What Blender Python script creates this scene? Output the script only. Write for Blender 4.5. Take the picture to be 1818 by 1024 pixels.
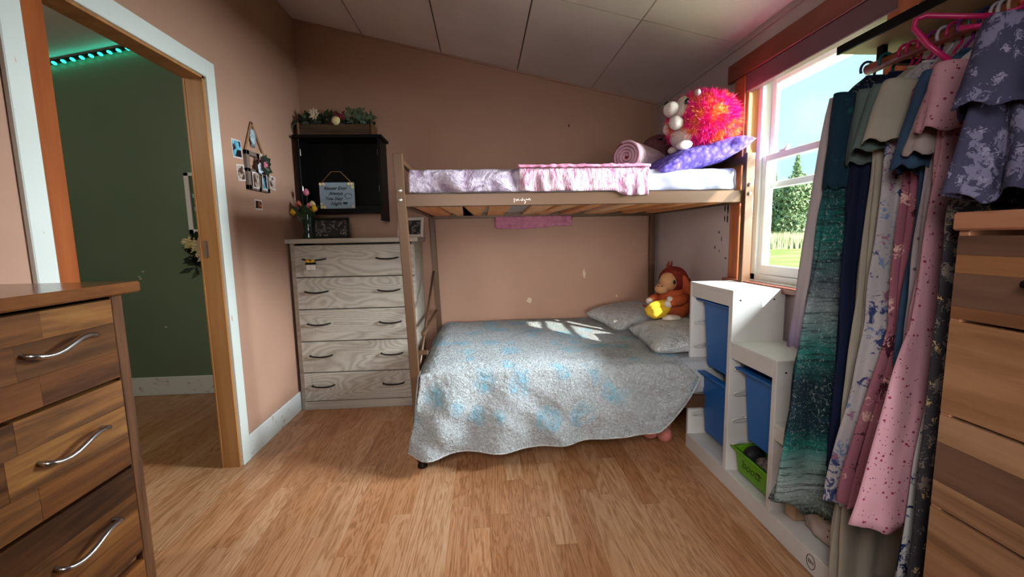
import bpy, bmesh, math, random
from mathutils import Vector, Matrix, noise
S = bpy.context.scene
COL = S.collection
R = random.Random(7)
PI = math.pi
for o in list(bpy.data.objects): bpy.data.objects.remove(o)

# ------------------------------------------------------------ camera, world, lights, exposure
CAMR = [[0.998, 0.026, -0.066], [-0.068, 0.118, -0.991], [-0.018, 0.993, 0.12]]
def setup_camera():
    F, cx, cy = 770.0, 909.0, 512.0
    Y = Vector((856-cx, -(420-cy), -F)).normalized()
    Z = -Vector((1030-cx, -(7000-cy), -F)); Z = (Z - Y*Z.dot(Y)).normalized()
    X = Y.cross(Z)
    M = Matrix((X, Y, Z)).to_4x4(); M.translation = (0, 0, 1.21)
    cam = bpy.data.cameras.new('camera'); co = bpy.data.objects.new('camera', cam); COL.objects.link(co)
    co.matrix_world = M
    cam.sensor_fit = 'HORIZONTAL'; cam.sensor_width = 36; cam.lens = F*36/1818; cam.clip_start = .02; cam.clip_end = 500
    S.camera = co
setup_camera()
S.view_settings.view_transform = 'Standard'; S.view_settings.look = 'None'
S.view_settings.gamma = 1; S.view_settings.use_curve_mapping = False
S.view_settings.exposure = 0.38
def srgb(h):
    h = h.lstrip('#'); v = [int(h[i:i+2], 16)/255 for i in (0, 2, 4)]
    return tuple([(c/12.92 if c <= .04045 else ((c+.055)/1.055)**2.4) for c in v]) + (1,)
w = bpy.data.worlds.new('sky'); S.world = w; w.use_nodes = True
nt = w.node_tree; nt.nodes.clear()
wo = nt.nodes.new('ShaderNodeOutputWorld'); bg = nt.nodes.new('ShaderNodeBackground')
tc = nt.nodes.new('ShaderNodeTexCoord'); sx = nt.nodes.new('ShaderNodeSeparateXYZ'); cr = nt.nodes.new('ShaderNodeValToRGB')
nt.links.new(tc.outputs['Generated'], sx.inputs[0]); nt.links.new(sx.outputs['Z'], cr.inputs[0])
nt.links.new(cr.outputs[0], bg.inputs[0]); nt.links.new(bg.outputs[0], wo.inputs[0])
e = cr.color_ramp.elements
e[0].position = 0.0; e[0].color = srgb('#c9e9f2'); e[1].position = 1.0; e[1].color = srgb('#5aa6e0')
m_ = cr.color_ramp.elements.new(.25); m_.color = srgb('#bdf0fb')
bg.inputs[1].default_value = 1.15
def light(kind, name, loc, aim, energy, color, **k):
    d = bpy.data.lights.new(name, kind); o = bpy.data.objects.new(name, d); COL.objects.link(o)
    o.location = loc; v = Vector(aim) - Vector(loc); o.rotation_euler = v.to_track_quat('-Z', 'Y').to_euler()
    d.energy = energy; d.color = color
    for a, b in k.items(): setattr(d, a, b)
    return o
SUN = Vector((-1.0, 1.36, -1.0))
light('SUN', 'sun', (5, -8, 8), Vector((5, -8, 8))+SUN, 11.0, (1, .93, .82), angle=.012)
# added fill lights: one outside the window, two unseen behind the camera, one in the hall
light('AREA', 'daylight_fill', (3.0, 1.55, 2.0), (1.0, 1.95, 1.35), 640, (.90, .95, 1), shape='RECTANGLE', size=1.7, size_y=.9)  # added out of view to boost the daylight coming through the window
light('AREA', 'room_fill', (-.25, -.45, 1.75), (.35, 2.0, .35), 8.5, (1, .95, .90), shape='DISK', size=.6, spread=math.radians(100))  # added unseen fill for the floor and hanging clothes
light('AREA', 'low_fill', (.35, -1.25, 1.0), (.4, 3.1, .6), 4.0, (1, .95, .90), shape='DISK', size=.9, spread=math.radians(50))  # added unseen fill for the wall under the bunk and bed front
light('AREA', 'hall_fill', (-2.7, 1.0, 2.2), (-2.6, 3.0, .8), 12, (1, .92, .78), shape='DISK', size=.4)  # added unseen fill that brightens the green hall

# ------------------------------------------------------------ mesh helpers
class MB:
    def __init__(s): s.v = []; s.f = []; s.sm = []
    def add(s, vs, fs, smooth=False):
        b = len(s.v); s.v += [tuple(p) for p in vs]
        for f in fs: s.f.append([i+b for i in f]); s.sm.append(smooth)
        return s
    def box(s, a, b, bev=0.0, rot=None):
        x0, y0, z0 = a; x1, y1, z1 = b
        c = Vector(((x0+x1)/2, (y0+y1)/2, (z0+z1)/2)); h = [abs(x1-x0)/2, abs(y1-y0)/2, abs(z1-z0)/2]
        bm = bmesh.new(); bmesh.ops.create_cube(bm, size=2)
        for v in bm.verts: v.co = Vector((v.co.x*h[0], v.co.y*h[1], v.co.z*h[2]))
        if bev > 0:
            bmesh.ops.bevel(bm, geom=bm.edges[:], offset=min(bev, min(h)*.9), segments=1 if bev < .006 else 2, affect='EDGES', profile=.5)
        if rot is not None: bmesh.ops.transform(bm, matrix=rot.to_4x4(), verts=bm.verts)
        bm.verts.index_update()
        s.add([v.co+c for v in bm.verts], [[v.index for v in f.verts] for f in bm.faces]); bm.free(); return s
    def hexa(s, bot, top):
        s.add(list(bot)+list(top), [(3, 2, 1, 0), (4, 5, 6, 7), (0, 1, 5, 4), (1, 2, 6, 5), (2, 3, 7, 6), (3, 0, 4, 7)]); return s
    def prism(s, pts, axis, a, b):
        def P(p, t):
            if axis == 'y': return (p[0], t, p[1])
            if axis == 'x': return (t, p[0], p[1])
            return (p[0], p[1], t)
        n = len(pts)
        s.add([P(p, a) for p in pts]+[P(p, b) for p in pts], [list(range(n))[::-1], list(range(n, 2*n))]+[(i, (i+1) % n, (i+1) % n+n, i+n) for i in range(n)]); return s
    def tube(s, path, r, n=8, cap=True, flat=1.0):
        path = [Vector(p) for p in path]; m = len(path); rr = r if isinstance(r, (list, tuple)) else [r]*m
        vs = []; up = Vector((0, 0, 1))
        t0 = (path[1]-path[0]).normalized()
        if abs(t0.dot(up)) > .9: up = Vector((0, 1, 0))
        a = t0.cross(up).normalized()
        for i, p in enumerate(path):
            t = (path[min(i+1, m-1)]-path[max(i-1, 0)]).normalized()
            a = (a - t*a.dot(t)).normalized(); b = t.cross(a)
            for k in range(n):
                q = 2*PI*k/n; vs.append(p+a*math.cos(q)*rr[i]+b*math.sin(q)*rr[i]*flat)
        fs = [(i*n+k, i*n+(k+1) % n, (i+1)*n+(k+1) % n, (i+1)*n+k) for i in range(m-1) for k in range(n)]
        if cap: fs += [list(range(n))[::-1], list(range((m-1)*n, m*n))]
        s.add(vs, fs, True); return s
    def lathe(s, prof, c=(0, 0, 0), n=20):
        vs = [(c[0]+r*math.cos(2*PI*k/n), c[1]+r*math.sin(2*PI*k/n), c[2]+z) for r, z in prof for k in range(n)]
        m = len(prof)
        fs = [(i*n+k, i*n+(k+1) % n, (i+1)*n+(k+1) % n, (i+1)*n+k) for i in range(m-1) for k in range(n)]
        fs += [list(range(n))[::-1], list(range((m-1)*n, m*n))]
        s.add(vs, fs, True); return s
    def ell(s, c, r, rot=None, n=16, m=10, fn=None):
        c = Vector(c); vs = []
        for i in range(m+1):
            ph = PI*i/m
            for k in range(n):
                th = 2*PI*k/n; u = Vector((math.sin(ph)*math.cos(th), math.sin(ph)*math.sin(th), math.cos(ph)))
                p = Vector((u.x*r[0], u.y*r[1], u.z*r[2]))
                if fn: p = p*fn(u)
                if rot is not None: p = rot @ p
                vs.append(c+p)
        fs = [(i*n+k, (i+1)*n+k, (i+1)*n+(k+1) % n, i*n+(k+1) % n) for i in range(m) for k in range(n)]
        s.add(vs, fs, True); return s
    def grid(s, nu, nv, fn, flip=False):
        vs = [fn(i/nu, j/nv) for i in range(nu+1) for j in range(nv+1)]; w_ = nv+1
        fs = [(i*w_+j, (i+1)*w_+j, (i+1)*w_+j+1, i*w_+j+1) for i in range(nu) for j in range(nv)]
        if flip: fs = [f[::-1] for f in fs]
        s.add(vs, fs, True); return s
def root_loc(o):
    v = Vector((0, 0, 0))
    while o is not None: v = v+o.location; o = o.parent
    return v
def obj(name, mb, mat, parent=None, label=None, local=False, mods=None, kind=None):
    me = bpy.data.meshes.new(name)
    off = Vector((0, 0, 0)) if local or parent is None else root_loc(parent)
    if parent is None and not local:
        xs = [p[0] for p in mb.v]; ys = [p[1] for p in mb.v]; zs = [p[2] for p in mb.v]
        off = Vector(((min(xs)+max(xs))/2, (min(ys)+max(ys))/2, min(zs)))
    me.from_pydata([(p[0]-off.x, p[1]-off.y, p[2]-off.z) for p in mb.v], [], mb.f)
    me.polygons.foreach_set('use_smooth', mb.sm); me.update()
    o = bpy.data.objects.new(name, me); COL.objects.link(o)
    if parent is None: o.location = off
    else: o.parent = parent
    if mat: me.materials.append(mat)
    if label: o['label'] = label
    if kind: o['kind'] = kind
    if mods:
        for t, kw in mods:
            md = o.modifiers.new(t.lower(), t)
            for a, b in kw.items(): setattr(md, a, b)
    return o
def tag(o, label, cat, group=None):
    o['label'] = label; o['category'] = cat
    if group: o['group'] = group
    return o
def thing(name, label, cat, loc, rotz=0, group=None):
    o = bpy.data.objects.new(name, None); COL.objects.link(o); o.location = loc; o.rotation_euler = (0, 0, rotz)
    o.empty_display_size = .1
    return tag(o, label, cat, group)
def struct(name, mb, mat, parent=None):
    o = obj(name, mb, mat, parent)
    if parent is None: o['kind'] = 'structure'
    return o
def empty_struct(name, loc=(0, 0, 0)):
    o = bpy.data.objects.new(name, None); COL.objects.link(o); o.location = loc; o['kind'] = 'structure'; return o
SOL = lambda t: ('SOLIDIFY', dict(thickness=t, offset=0))
SUB = lambda n=1: ('SUBSURF', dict(levels=n, render_levels=n))

# ------------------------------------------------------------ materials
class NT:
    def __init__(s, name, rough=.6, spec=.3, metal=0):
        s.m = bpy.data.materials.new(name); s.m.use_nodes = True; s.t = s.m.node_tree; s.b = s.t.nodes['Principled BSDF']
        s.b.inputs['Roughness'].default_value = rough; s.b.inputs['Specular IOR Level'].default_value = spec; s.b.inputs['Metallic'].default_value = metal
    def n(s, t, **k):
        x = s.t.nodes.new('ShaderNode'+t)
        for a, b in k.items():
            if a.startswith('i_'):
                key = a[2:].replace('_', ' '); x.inputs[key].default_value = b
            else: setattr(x, a, b)
        return x
    def l(s, a, b): s.t.links.new(a, b)
    def coord(s, kind='Object', scale=(1, 1, 1), rnd=0.0, rot=(0, 0, 0)):
        tc = s.n('TexCoord'); mp = s.n('Mapping'); mp.inputs['Scale'].default_value = scale; mp.inputs['Rotation'].default_value = rot
        if kind == 'World': g = s.n('NewGeometry'); src = g.outputs['Position']
        else: src = tc.outputs[kind]
        if rnd:
            oi = s.n('ObjectInfo'); ml = s.n('Math', operation='MULTIPLY'); ml.inputs[1].default_value = rnd; s.l(oi.outputs['Random'], ml.inputs[0])
            ad = s.n('VectorMath', operation='ADD'); s.l(src, ad.inputs[0]); s.l(ml.outputs[0], ad.inputs[1]); src = ad.outputs[0]
        s.l(src, mp.inputs[0]); return mp.outputs[0]
    def noise(s, vec, scale, detail=3, rough=.5, dist=0):
        x = s.n('TexNoise'); x.inputs['Scale'].default_value = scale; x.inputs['Detail'].default_value = detail; x.inputs['Roughness'].default_value = rough; x.inputs['Distortion'].default_value = dist
        s.l(vec, x.inputs['Vector']); return x.outputs['Fac']
    def vor(s, vec, scale, feature='F1'):
        x = s.n('TexVoronoi', feature=feature); x.inputs['Scale'].default_value = scale; s.l(vec, x.inputs['Vector']); return x
    def ramp(s, fac, stops, interp='LINEAR'):
        x = s.n('ValToRGB'); x.color_ramp.interpolation = interp; el = x.color_ramp.elements
        while len(el) < len(stops): el.new(.5)
        for e_, (p, c) in zip(el, stops): e_.position = p; e_.color = srgb(c) if isinstance(c, str) else (c, c, c, 1)
        s.l(fac, x.inputs[0]); return x.outputs[0]
    def mix(s, fac, a, b, mode='MIX'):
        x = s.n('Mix', data_type='RGBA', blend_type=mode)
        for i, v in ((0, fac), (6, a), (7, b)):
            if isinstance(v, str): v = srgb(v)
            if isinstance(v, (float, int)): x.inputs[i].default_value = v
            elif isinstance(v, tuple): x.inputs[i].default_value = v
            else: s.l(v, x.inputs[i])
        return x.outputs[2]
    def math(s, op, a, b=0.0):
        x = s.n('Math', operation=op)
        for i, v in ((0, a), (1, b)):
            if isinstance(v, (float, int)): x.inputs[i].default_value = v
            else: s.l(v, x.inputs[i])
        return x.outputs[0]
    def col(s, v):
        if isinstance(v, str): s.b.inputs['Base Color'].default_value = srgb(v)
        else: s.l(v, s.b.inputs['Base Color'])
        return s
    def bump(s, h, strength=.3, dist=.01):
        x = s.n('Bump'); x.inputs['Strength'].default_value = strength; x.inputs['Distance'].default_value = dist; s.l(h, x.inputs['Height']); s.l(x.outputs[0], s.b.inputs['Normal']); return s
def plain(name, c, rough=.6, spec=.3, metal=0, var=.08, sc=8, bump=0):
    t = NT(name, rough, spec, metal); v = t.coord('Object')
    n_ = t.noise(v, sc, 4)
    t.col(t.mix(t.ramp(n_, [(.3, 0.0), (.7, 1.0)]), c, tuple([x*(1-var*2.2) for x in srgb(c)[:3]]+[1])))
    if bump: t.bump(t.noise(v, sc*12, 2), bump, .004)
    return t.m
def wood(name, cs, stretch='x', scale=1.0, rough=.5, knots=True, spec=.35, fine=1.0, rand=7.0, tone=None, bump=.15):
    t = NT(name, rough, spec); sc = {'x': (.09, 1, 1), 'y': (1, .09, 1), 'z': (1, 1, .09)}[stretch]
    v = t.coord('Object', sc, rand)
    n1 = t.noise(v, 9*scale, 5, .6, 1.6); n2 = t.noise(v, 60*scale*fine, 3, .6, .3)
    f = t.math('ADD', t.math('MULTIPLY', n1, .75), t.math('MULTIPLY', n2, .25))
    k = len(cs); c = t.ramp(f, [(.37+.26*i/(k-1), cs[i]) for i in range(k)])
    if tone:
        oi = t.n('ObjectInfo'); c = t.mix(1.0, c, t.ramp(oi.outputs['Random'], [(i/(len(tone)-1), x) for i, x in enumerate(tone)]), 'MULTIPLY')
    t.col(c).bump(n2, bump, .002)
    return t.m
def paint(name, c, c2, rough=.55):
    t = NT(name, rough, .3); v = t.coord('World'); a = t.noise(v, 1.6, 4); b = t.noise(v, 40, 2)
    t.col(t.mix(t.ramp(a, [(.35, 0.0), (.7, 1.0)]), c, c2)); t.bump(b, .08, .003); return t.m
def fabric(name, c, c2, sc=30, bump=.4, wr=3):
    t = NT(name, .9, .1); v = t.coord('Object'); a = t.noise(v, sc, 4, .7); b = t.noise(v, wr, 3)
    t.col(t.mix(t.ramp(a, [(.35, 0.0), (.65, 1.0)]), c, c2)); t.bump(t.math('ADD', a, t.math('MULTIPLY', b, 2)), bump, .01); return t.m

M = {}
M['wall'] = paint('wall_paint_pink_beige', '#b18b77', '#a8826e')
M['wall_r'] = paint('wall_paint_pale_grey', '#b9acac', '#ad9f9f')
M['green'] = paint('wall_paint_green', '#687862', '#5f7059', .35)
M['white'] = plain('painted_white', '#d9dad6', .45, .4, var=.05, sc=3)
t = NT('chipped_white', .5, .35); v = t.coord('World', (1, 1, .35)); a = t.noise(v, 22, 5, .7)
t.col(t.mix(t.ramp(a, [(.66, 0.0), (.70, 1.0)]), '#cfd6d2', '#b99c86')).bump(t.noise(v, 50, 2), .1, .003); M['trim'] = t.m
t = NT('chipped_baseboard', .5, .35); v = t.coord('World'); a = t.noise(v, 16, 5, .7)
t.col(t.mix(t.ramp(a, [(.60, 0.0), (.64, 1.0)]), '#cfd3d2', '#b5a394')); M['bb'] = t.m
t = NT('ceiling_panel', .8, .2); v = t.coord('World'); a = t.noise(v, 120, 3, .7); b_ = t.noise(v, 2.2, 3)
t.col(t.mix(t.ramp(b_, [(.35, 0.0), (.7, 1.0)]), '#e4dad6', '#d8cec9')).bump(a, .25, .004); M['ceil'] = t.m
M['dark'] = plain('seam_dark', '#3a2f2c', .9)
M['doorwood'] = wood('door_wood', ['#7c3c1a', '#8f4a22', '#9c5428'], 'z', .6, .4, bump=.03)
M['jambwood'] = wood('jamb_wood', ['#8f6038', '#a37243', '#b07f50'], 'z', .6, .4, bump=.03)
M['casing_r'] = wood('window_casing_wood', ['#8a4a2a', '#a35b38', '#b0694a'], 'z', .7, .4, bump=.05)
M['casing_h'] = wood('window_head_wood', ['#6e3a2c', '#84473a', '#8f5244'], 'y', .7, .4, bump=.05)
M['jamb_r'] = wood('window_jamb_wood', ['#b07a44', '#c89458', '#d4a468'], 'z', .7, .4, bump=.05)
M['valance'] = plain('blind_headrail_brown', '#6d4f55', .5)
M['vinyl'] = plain('white_vinyl', '#dfe3e2', .35, .5, var=.02)
M['floor'] = wood('laminate_oak', ['#8d5e38', '#b07c4f', '#bd8a5c', '#cc9d70'], 'y', 1.5, .38, spec=.4, fine=1.3, rand=30, tone=['#e8d8cc', '#ffffff', '#e2cfc0', '#f5e8dd', '#ffffff', '#dcc7b6'], bump=.04)
M['ldw'] = wood('stained_pine', ['#46301f', '#6f5034', '#8e6843', '#a58152'], 'y', 1.0, .36, tone=['#ffffff', '#b99478', '#f6e2c6', '#d8b79a', '#8f7565', '#fff0dc'], rand=13, bump=.15)
M['ldf'] = wood('stained_pine_dark', ['#3a2417', '#5f3e28', '#7a5436'], 'z', 1.2, .4, rand=13)
M['ldt'] = wood('stained_pine_top', ['#54341f', '#7a4e2e', '#8d6038'], 'y', 1.0, .18, rand=3, spec=.6, bump=.03)
M['rdw'] = wood('hardwood_varnished', ['#6e4e38', '#886549', '#9a775a'], 'y', .7, .4, tone=['#ffe6c8', '#ffffff', '#e6d0bc', '#fff0dc'], rand=17, bump=.03)
M['rdk'] = wood('hardwood_dark_board', ['#4c3328', '#5f4334', '#6d5040'], 'y', .7, .4, rand=17, bump=.03)
M['rdt'] = wood('hardwood_top', ['#96654a', '#a97559', '#b38468'], 'y', .7, .4, rand=4, bump=.03)
t = NT('grey_oak_laminate', .5, .3); v = t.coord('Object', (.35, 1, 1.0), 5); n1 = t.noise(v, 4.0, 2, .4, .5)
wv = t.math('SINE', t.math('MULTIPLY', n1, 150.0)); n2 = t.noise(v, 90, 2)
f = t.math('ADD', t.math('MULTIPLY', t.math('ADD', wv, 1.0), .3), t.math('MULTIPLY', n2, .5))
t.col(t.ramp(f, [(.1, '#8f877c'), (.5, '#a39b90'), (.9, '#ada69b')])); t.bump(f, .08, .002); M['grey'] = t.m
M['greyplain'] = wood('grey_oak_frame', ['#8d8579', '#a49c90', '#ada69b'], 'x', 1.0, .5, bump=.03)
M['black'] = plain('black_paint', '#070606', .5, .15)
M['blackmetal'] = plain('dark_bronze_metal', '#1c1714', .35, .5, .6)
M['chrome'] = plain('brushed_nickel', '#b9b6b4', .25, .5, 1.0, var=.02)
t = NT('bronze_bed_metal', .42, .5, .25); v = t.coord('World'); a = t.noise(v, 60, 5, .7)
t.col(t.mix(t.ramp(a, [(.74, 0.0), (.77, 1.0)]), '#5a3f2a', '#c9c2b6')); M['bed'] = t.m
M['bolt'] = plain('silver_bolt', '#cfc9c0', .25, .5, .9, var=.02)
M['slat'] = wood('pine_slat', ['#d6a274', '#e2b386', '#ecc298'], 'y', .8, .55, tone=['#ffffff', '#ffe2c6', '#f2c9a6'], bump=.03)
def quiltmat(name, base, base2, turq, amt):
    t = NT(name, .9, .1); v = t.coord('World'); n_ = t.noise(v, 80, 4, .7, 1.0); d = t.noise(v, 4.2, 2, .5, .8)
    vo = t.vor(v, 5.5); n3 = t.noise(v, 26, 3, .6)
    cell = t.ramp(vo.outputs['Distance'], [(.30, 1.0), (.46, 0.0)])
    c = t.mix(t.ramp(n_, [(.38, 0.0), (.6, 1.0)]), base, base2)
    blot = t.math('MULTIPLY', t.math('MULTIPLY', cell, t.ramp(d, [(.44, 0.0), (.5, 1.0)])), t.ramp(n3, [(.3, 1.0), (.62, .25)]))
    c = t.mix(t.math('MULTIPLY', blot, amt), c, turq)
    c = t.mix(t.ramp(t.noise(v, 13, 3, .6, 2), [(.55, 0.0), (.62, .35)]), c, '#8e8780')
    t.col(c)
    wr = t.vor(v, 90); h = t.math('ADD', t.math('MULTIPLY', wr.outputs['Distance'], .5), t.math('MULTIPLY', n_, 1.3))
    t.bump(h, 1.0, .012); return t.m
M['quilt'] = quiltmat('crinkled_quilt', '#a0a3a4', '#bbc4ca', '#62b6d4', .7)
M['sham'] = quiltmat('quilted_sham', '#c6c7c8', '#dcdfe0', '#8fc4d2', .25)
M['sheet'] = fabric('pale_sheet', '#b9bcc0', '#a9adb3', 8, .2)
t = NT('lavender_fleece', .95, .1); v = t.coord('Object'); a = t.noise(v, 45, 4, .7); b = t.noise(v, 11, 3, .5, 1.0)
t.col(t.mix(t.ramp(b, [(.40, 0.0), (.58, 1.0)]), '#8f7c90', t.ramp(a, [(.35, '#b7abbe'), (.65, '#cabfd0')]))).bump(t.math('ADD', a, t.math('MULTIPLY', b, 3)), .7, .012); M['lav'] = t.m  # darker blotches colour in fold shading along with the brushed nap
M['mattress'] = fabric('mattress_ticking', '#b9b3b4', '#a9a3a5', 20, .2)
t = NT('pink_ruched_throw', .9, .1); v = t.coord('Object', (1, 1, .22)); a = t.noise(v, 52, 4, .7, .8)
t.col(t.ramp(a, [(.36, '#a4587c'), (.47, '#bf91a6'), (.62, '#d2c2ca')])); t.bump(a, 1.0, .02); M['throw'] = t.m
M['pinkf'] = fabric('pink_border_fabric', '#c988a0', '#b5708c', 30, .6)
M['roll'] = fabric('dusty_pink_fleece', '#cbb0b4', '#bb9ca2', 40, .4)
M['rollend'] = fabric('dusty_pink_fold', '#b58d98', '#a67f8b', 40, .4)
M['brownplush'] = fabric('brown_plush', '#6f4448', '#5f383d', 50, .5)
t = NT('purple_minky', .85, .15); v = t.coord('Object', (1, 1, 1), 0, (0, 0, .3)); vo = t.vor(v, 42); d = vo.outputs['Distance']
t.col(t.ramp(d, [(.1, '#7f70cc'), (.5, '#705eb8'), (.7, '#5a47a0')])); t.bump(t.math('MULTIPLY', d, -1.0), .4, .008); M['purple'] = t.m
t = NT('pink_orange_fur', .8, .15); v = t.coord('Object'); a = t.noise(v, 9, 3, .6); gx = t.n('HairInfo') if False else None
a2 = t.noise(v, 30, 2); f = t.math('ADD', t.math('MULTIPLY', a, .7), t.math('MULTIPLY', a2, .3))
t.col(t.ramp(f, [(.36, '#f02a96'), (.49, '#f53288'), (.54, '#f4705a'), (.62, '#f6a05a')])); M['fur'] = t.m
M['cream'] = fabric('cream_plush', '#d3c7be', '#c4b7ae', 40, .3)
M['orangeplush'] = fabric('orange_plush', '#c0603c', '#ae5030', 50, .4)
M['redbrown'] = fabric('red_brown_plush', '#7d2f25', '#6c261e', 50, .4)
M['tan'] = fabric('tan_plush', '#c09068', '#b3835b', 50, .3)
M['yellow'] = fabric('yellow_plush', '#d9b13c', '#c99e2c', 30, .3)
M['eye'] = plain('glossy_black', '#08080a', .15, .6)
M['pinkplush'] = fabric('pink_plush', '#b8746c', '#a8645c', 40, .4)
M['tro'] = plain('white_melamine', '#d3d2d0', .35, .4, var=.03)
M['bluebin'] = plain('blue_plastic', '#1d64b0', .4, .45, var=.04)
M['greenbin'] = plain('lime_plastic', '#62a016', .4, .45, var=.04)
M['rail'] = plain('white_plastic_runner', '#d6d6d4', .4)
M['shoe'] = plain('dark_shoe', '#1a1a1e', .6)
M['shoeprint'] = fabric('printed_canvas', '#8a7a74', '#2a2626', 90, .2)
M['cardboard'] = plain('brown_box', '#5f3a26', .7)
M['twine'] = plain('jute_twine', '#8b6c50', .9)
M['ribbon'] = fabric('beige_ribbon', '#9c7658', '#8c6749', 60, .2)
M['greywood'] = wood('weathered_wood', ['#4a3c36', '#6a5a52', '#7c6c63'], 'z', 1.2, .7)
M['leaf'] = plain('dark_leaf', '#35492f', .5, .3, sc=20)
M['leafd'] = plain('deep_leaf', '#222d1f', .5, .3, sc=20)
M['leafg'] = plain('grey_green_leaf', '#5a6f55', .5, .3, sc=20)
M['petal_w'] = plain('white_petal', '#c9b8a2', .7, sc=20)
M['petal_c'] = plain('cream_petal', '#d8c890', .7, sc=20)
M['petal_p'] = plain('pink_petal', '#c86f86', .7, sc=20)
M['petal_m'] = plain('maroon_petal', '#7c3040', .7, sc=20)
M['petal_y'] = plain('yellow_petal', '#c99a1e', .6, sc=20)
M['petal_o'] = plain('coral_petal', '#b8604e', .6, sc=20)
M['petal_b'] = plain('pale_blue_petal', '#b8c8d2', .7, sc=20)
M['patch'] = plain('bare_plaster', '#d8c4a8', .8)
M['mark'] = plain('black_mark', '#201c1c', .8)
M['graymark'] = plain('grey_ink', '#6d5f56', .8)
M['signblue'] = plain('sign_dusty_blue', '#7d8f9c', .6, sc=6)
M['ink'] = plain('dark_ink', '#1c242c', .7)
M['binink'] = plain('dark_marker', '#3b6a0c', .7)
M['foil'] = plain('photo_border', '#d6ccc6', .5)
def photo(name, stops, sc=24):
    t = NT(name, .3, .4); v = t.coord('Object', (1, 1, 1), 11); t.col(t.ramp(t.noise(v, sc, 2, .5, .5), stops, 'CONSTANT')); return t.m
M['ph_blue'] = photo('print_beach', [(0, '#1d1a1f'), (.42, '#2a2c3a'), (.5, '#5aa0b8'), (.6, '#79bccf')])
M['ph_sepia'] = photo('print_sepia', [(0, '#4f3a32'), (.42, '#8c7466'), (.5, '#c2b0a2'), (.6, '#6b5247')])
M['ph_dark'] = photo('print_candle', [(0, '#1c1014'), (.5, '#7c3420'), (.58, '#c27838'), (.66, '#2c1418')])
M['ph_bw'] = photo('print_black_white', [(0, '#191514'), (.5, '#2d2827'), (.56, '#8d8583'), (.6, '#3a3433')], 40)
M['teal_glass'] = NT('dark_green_glass', .08, .6).col('#1e3a34').m
M['glass'] = None
g = NT('window_glass', 0.02, .3); g.b.inputs['Transmission Weight'].default_value = 1
tr = g.n('BsdfTransparent'); gl = g.n('BsdfGlossy'); gl.inputs['Roughness'].default_value = .02; mx = g.n('MixShader'); mx.inputs[0].default_value = .012
tr.inputs[0].default_value = (.95, .97, .96, 1)
g.l(tr.outputs[0], mx.inputs[1]); g.l(gl.outputs[0], mx.inputs[2]); g.l(mx.outputs[0], g.t.nodes['Material Output'].inputs[0]); M['glass'] = g.m
led = NT('led_teal', .4); led.col('#20d0b0'); led.b.inputs['Emission Color'].default_value = srgb('#20ffd0'); led.b.inputs['Emission Strength'].default_value = 5; M['led'] = led.m
mir = NT('mirror_glass', .03, .5, 1.0); mir.col('#9ab0a4'); M['mirror'] = mir.m
def hang(name, c):
    return plain(name, c, .35, .4, var=.02)
M['h_mag'] = hang('magenta_plastic', '#a81a56'); M['h_teal'] = hang('teal_plastic', '#174f52'); M['h_white'] = hang('white_plastic', '#a9a2b0')
M['h_pur'] = hang('purple_plastic', '#6a1f6a'); M['h_red'] = hang('coral_plastic', '#c84a3a'); M['h_beige'] = hang('beige_plastic', '#b59a86'); M['h_navy'] = hang('navy_plastic', '#232850')

# ------------------------------------------------------------ room shell
XL, XR, YB, YF = -1.338, 1.406, 3.484, -1.6
def zc(x): return 2.814-.2148*(x+1.331)
# floor: underlay + strips
fl = struct('floor', MB().box((-3.6, YF, -.03), (XR+.1, YB+.1, -.006)), M['dark'])
unit = None
def plank(x0, x1, y0, y1):
    global unit
    o_ = None
    if unit is None:
        b = MB().box((-.5, -.5, -.006), (.5, .5, 0)); unit = bpy.data.meshes.new('plank'); unit.from_pydata(b.v, [], b.f); unit.materials.append(M['floorp'])
    o_ = bpy.data.objects.new('plank', unit); COL.objects.link(o_); o_.parent = fl
    r = root_loc(fl)
    o_.location = (((x0+x1)/2)-r.x, ((y0+y1)/2)-r.y, -r.z); o_.scale = (x1-x0-.0006, y1-y0-.0006, 1)
# plank material reads world position so the scaled unit mesh does not stretch it
def lam():
    t = NT('laminate_oak_strip', .36, .4); v = t.coord('World', (1, .085, 1), 37.0)
    n1 = t.noise(v, 9, 4, .55, 1.2); wv = t.math('SINE', t.math('MULTIPLY', n1, 75.0)); n2 = t.noise(v, 170, 3, .6, .2)
    f = t.math('ADD', t.math('MULTIPLY', t.math('ADD', wv, 1.0), .16), t.math('MULTIPLY', n2, .68))
    c = t.ramp(f, [(.28, '#9c7250'), (.45, '#b88a64'), (.6, '#c09673'), (.8, '#c8a281')])
    oi = t.n('ObjectInfo'); c = t.mix(1.0, c, t.ramp(oi.outputs['Random'], [(0, '#f0ded0'), (.2, '#ffffff'), (.4, '#dfc9b6'), (.6, '#fbeee2'), (.8, '#e9d6c6'), (1, '#ffffff')]), 'MULTIPLY')
    t.col(c).bump(f, .03, .001); return t.m
M['floorp'] = lam()
rp = random.Random(3)
x = -3.0; W = .0858
while x < XR:
    x1 = min(x+W, XR)
    if x1 < -1.45 or x < -1.45:
        y = 1.15+rp.random()*.3*-1
    else:
        y = YF
    while y < YB:
        L = (1.35 if y < .85 else .48+.42*rp.random())
        if y == YF: L = 2.3+rp.random()*.5
        if x < -1.45: L = 1.0+rp.random()*.5
        y1 = min(y+L, YB+.05)
        plank(x, x1, y, y1); y = y1
    x += W
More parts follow.
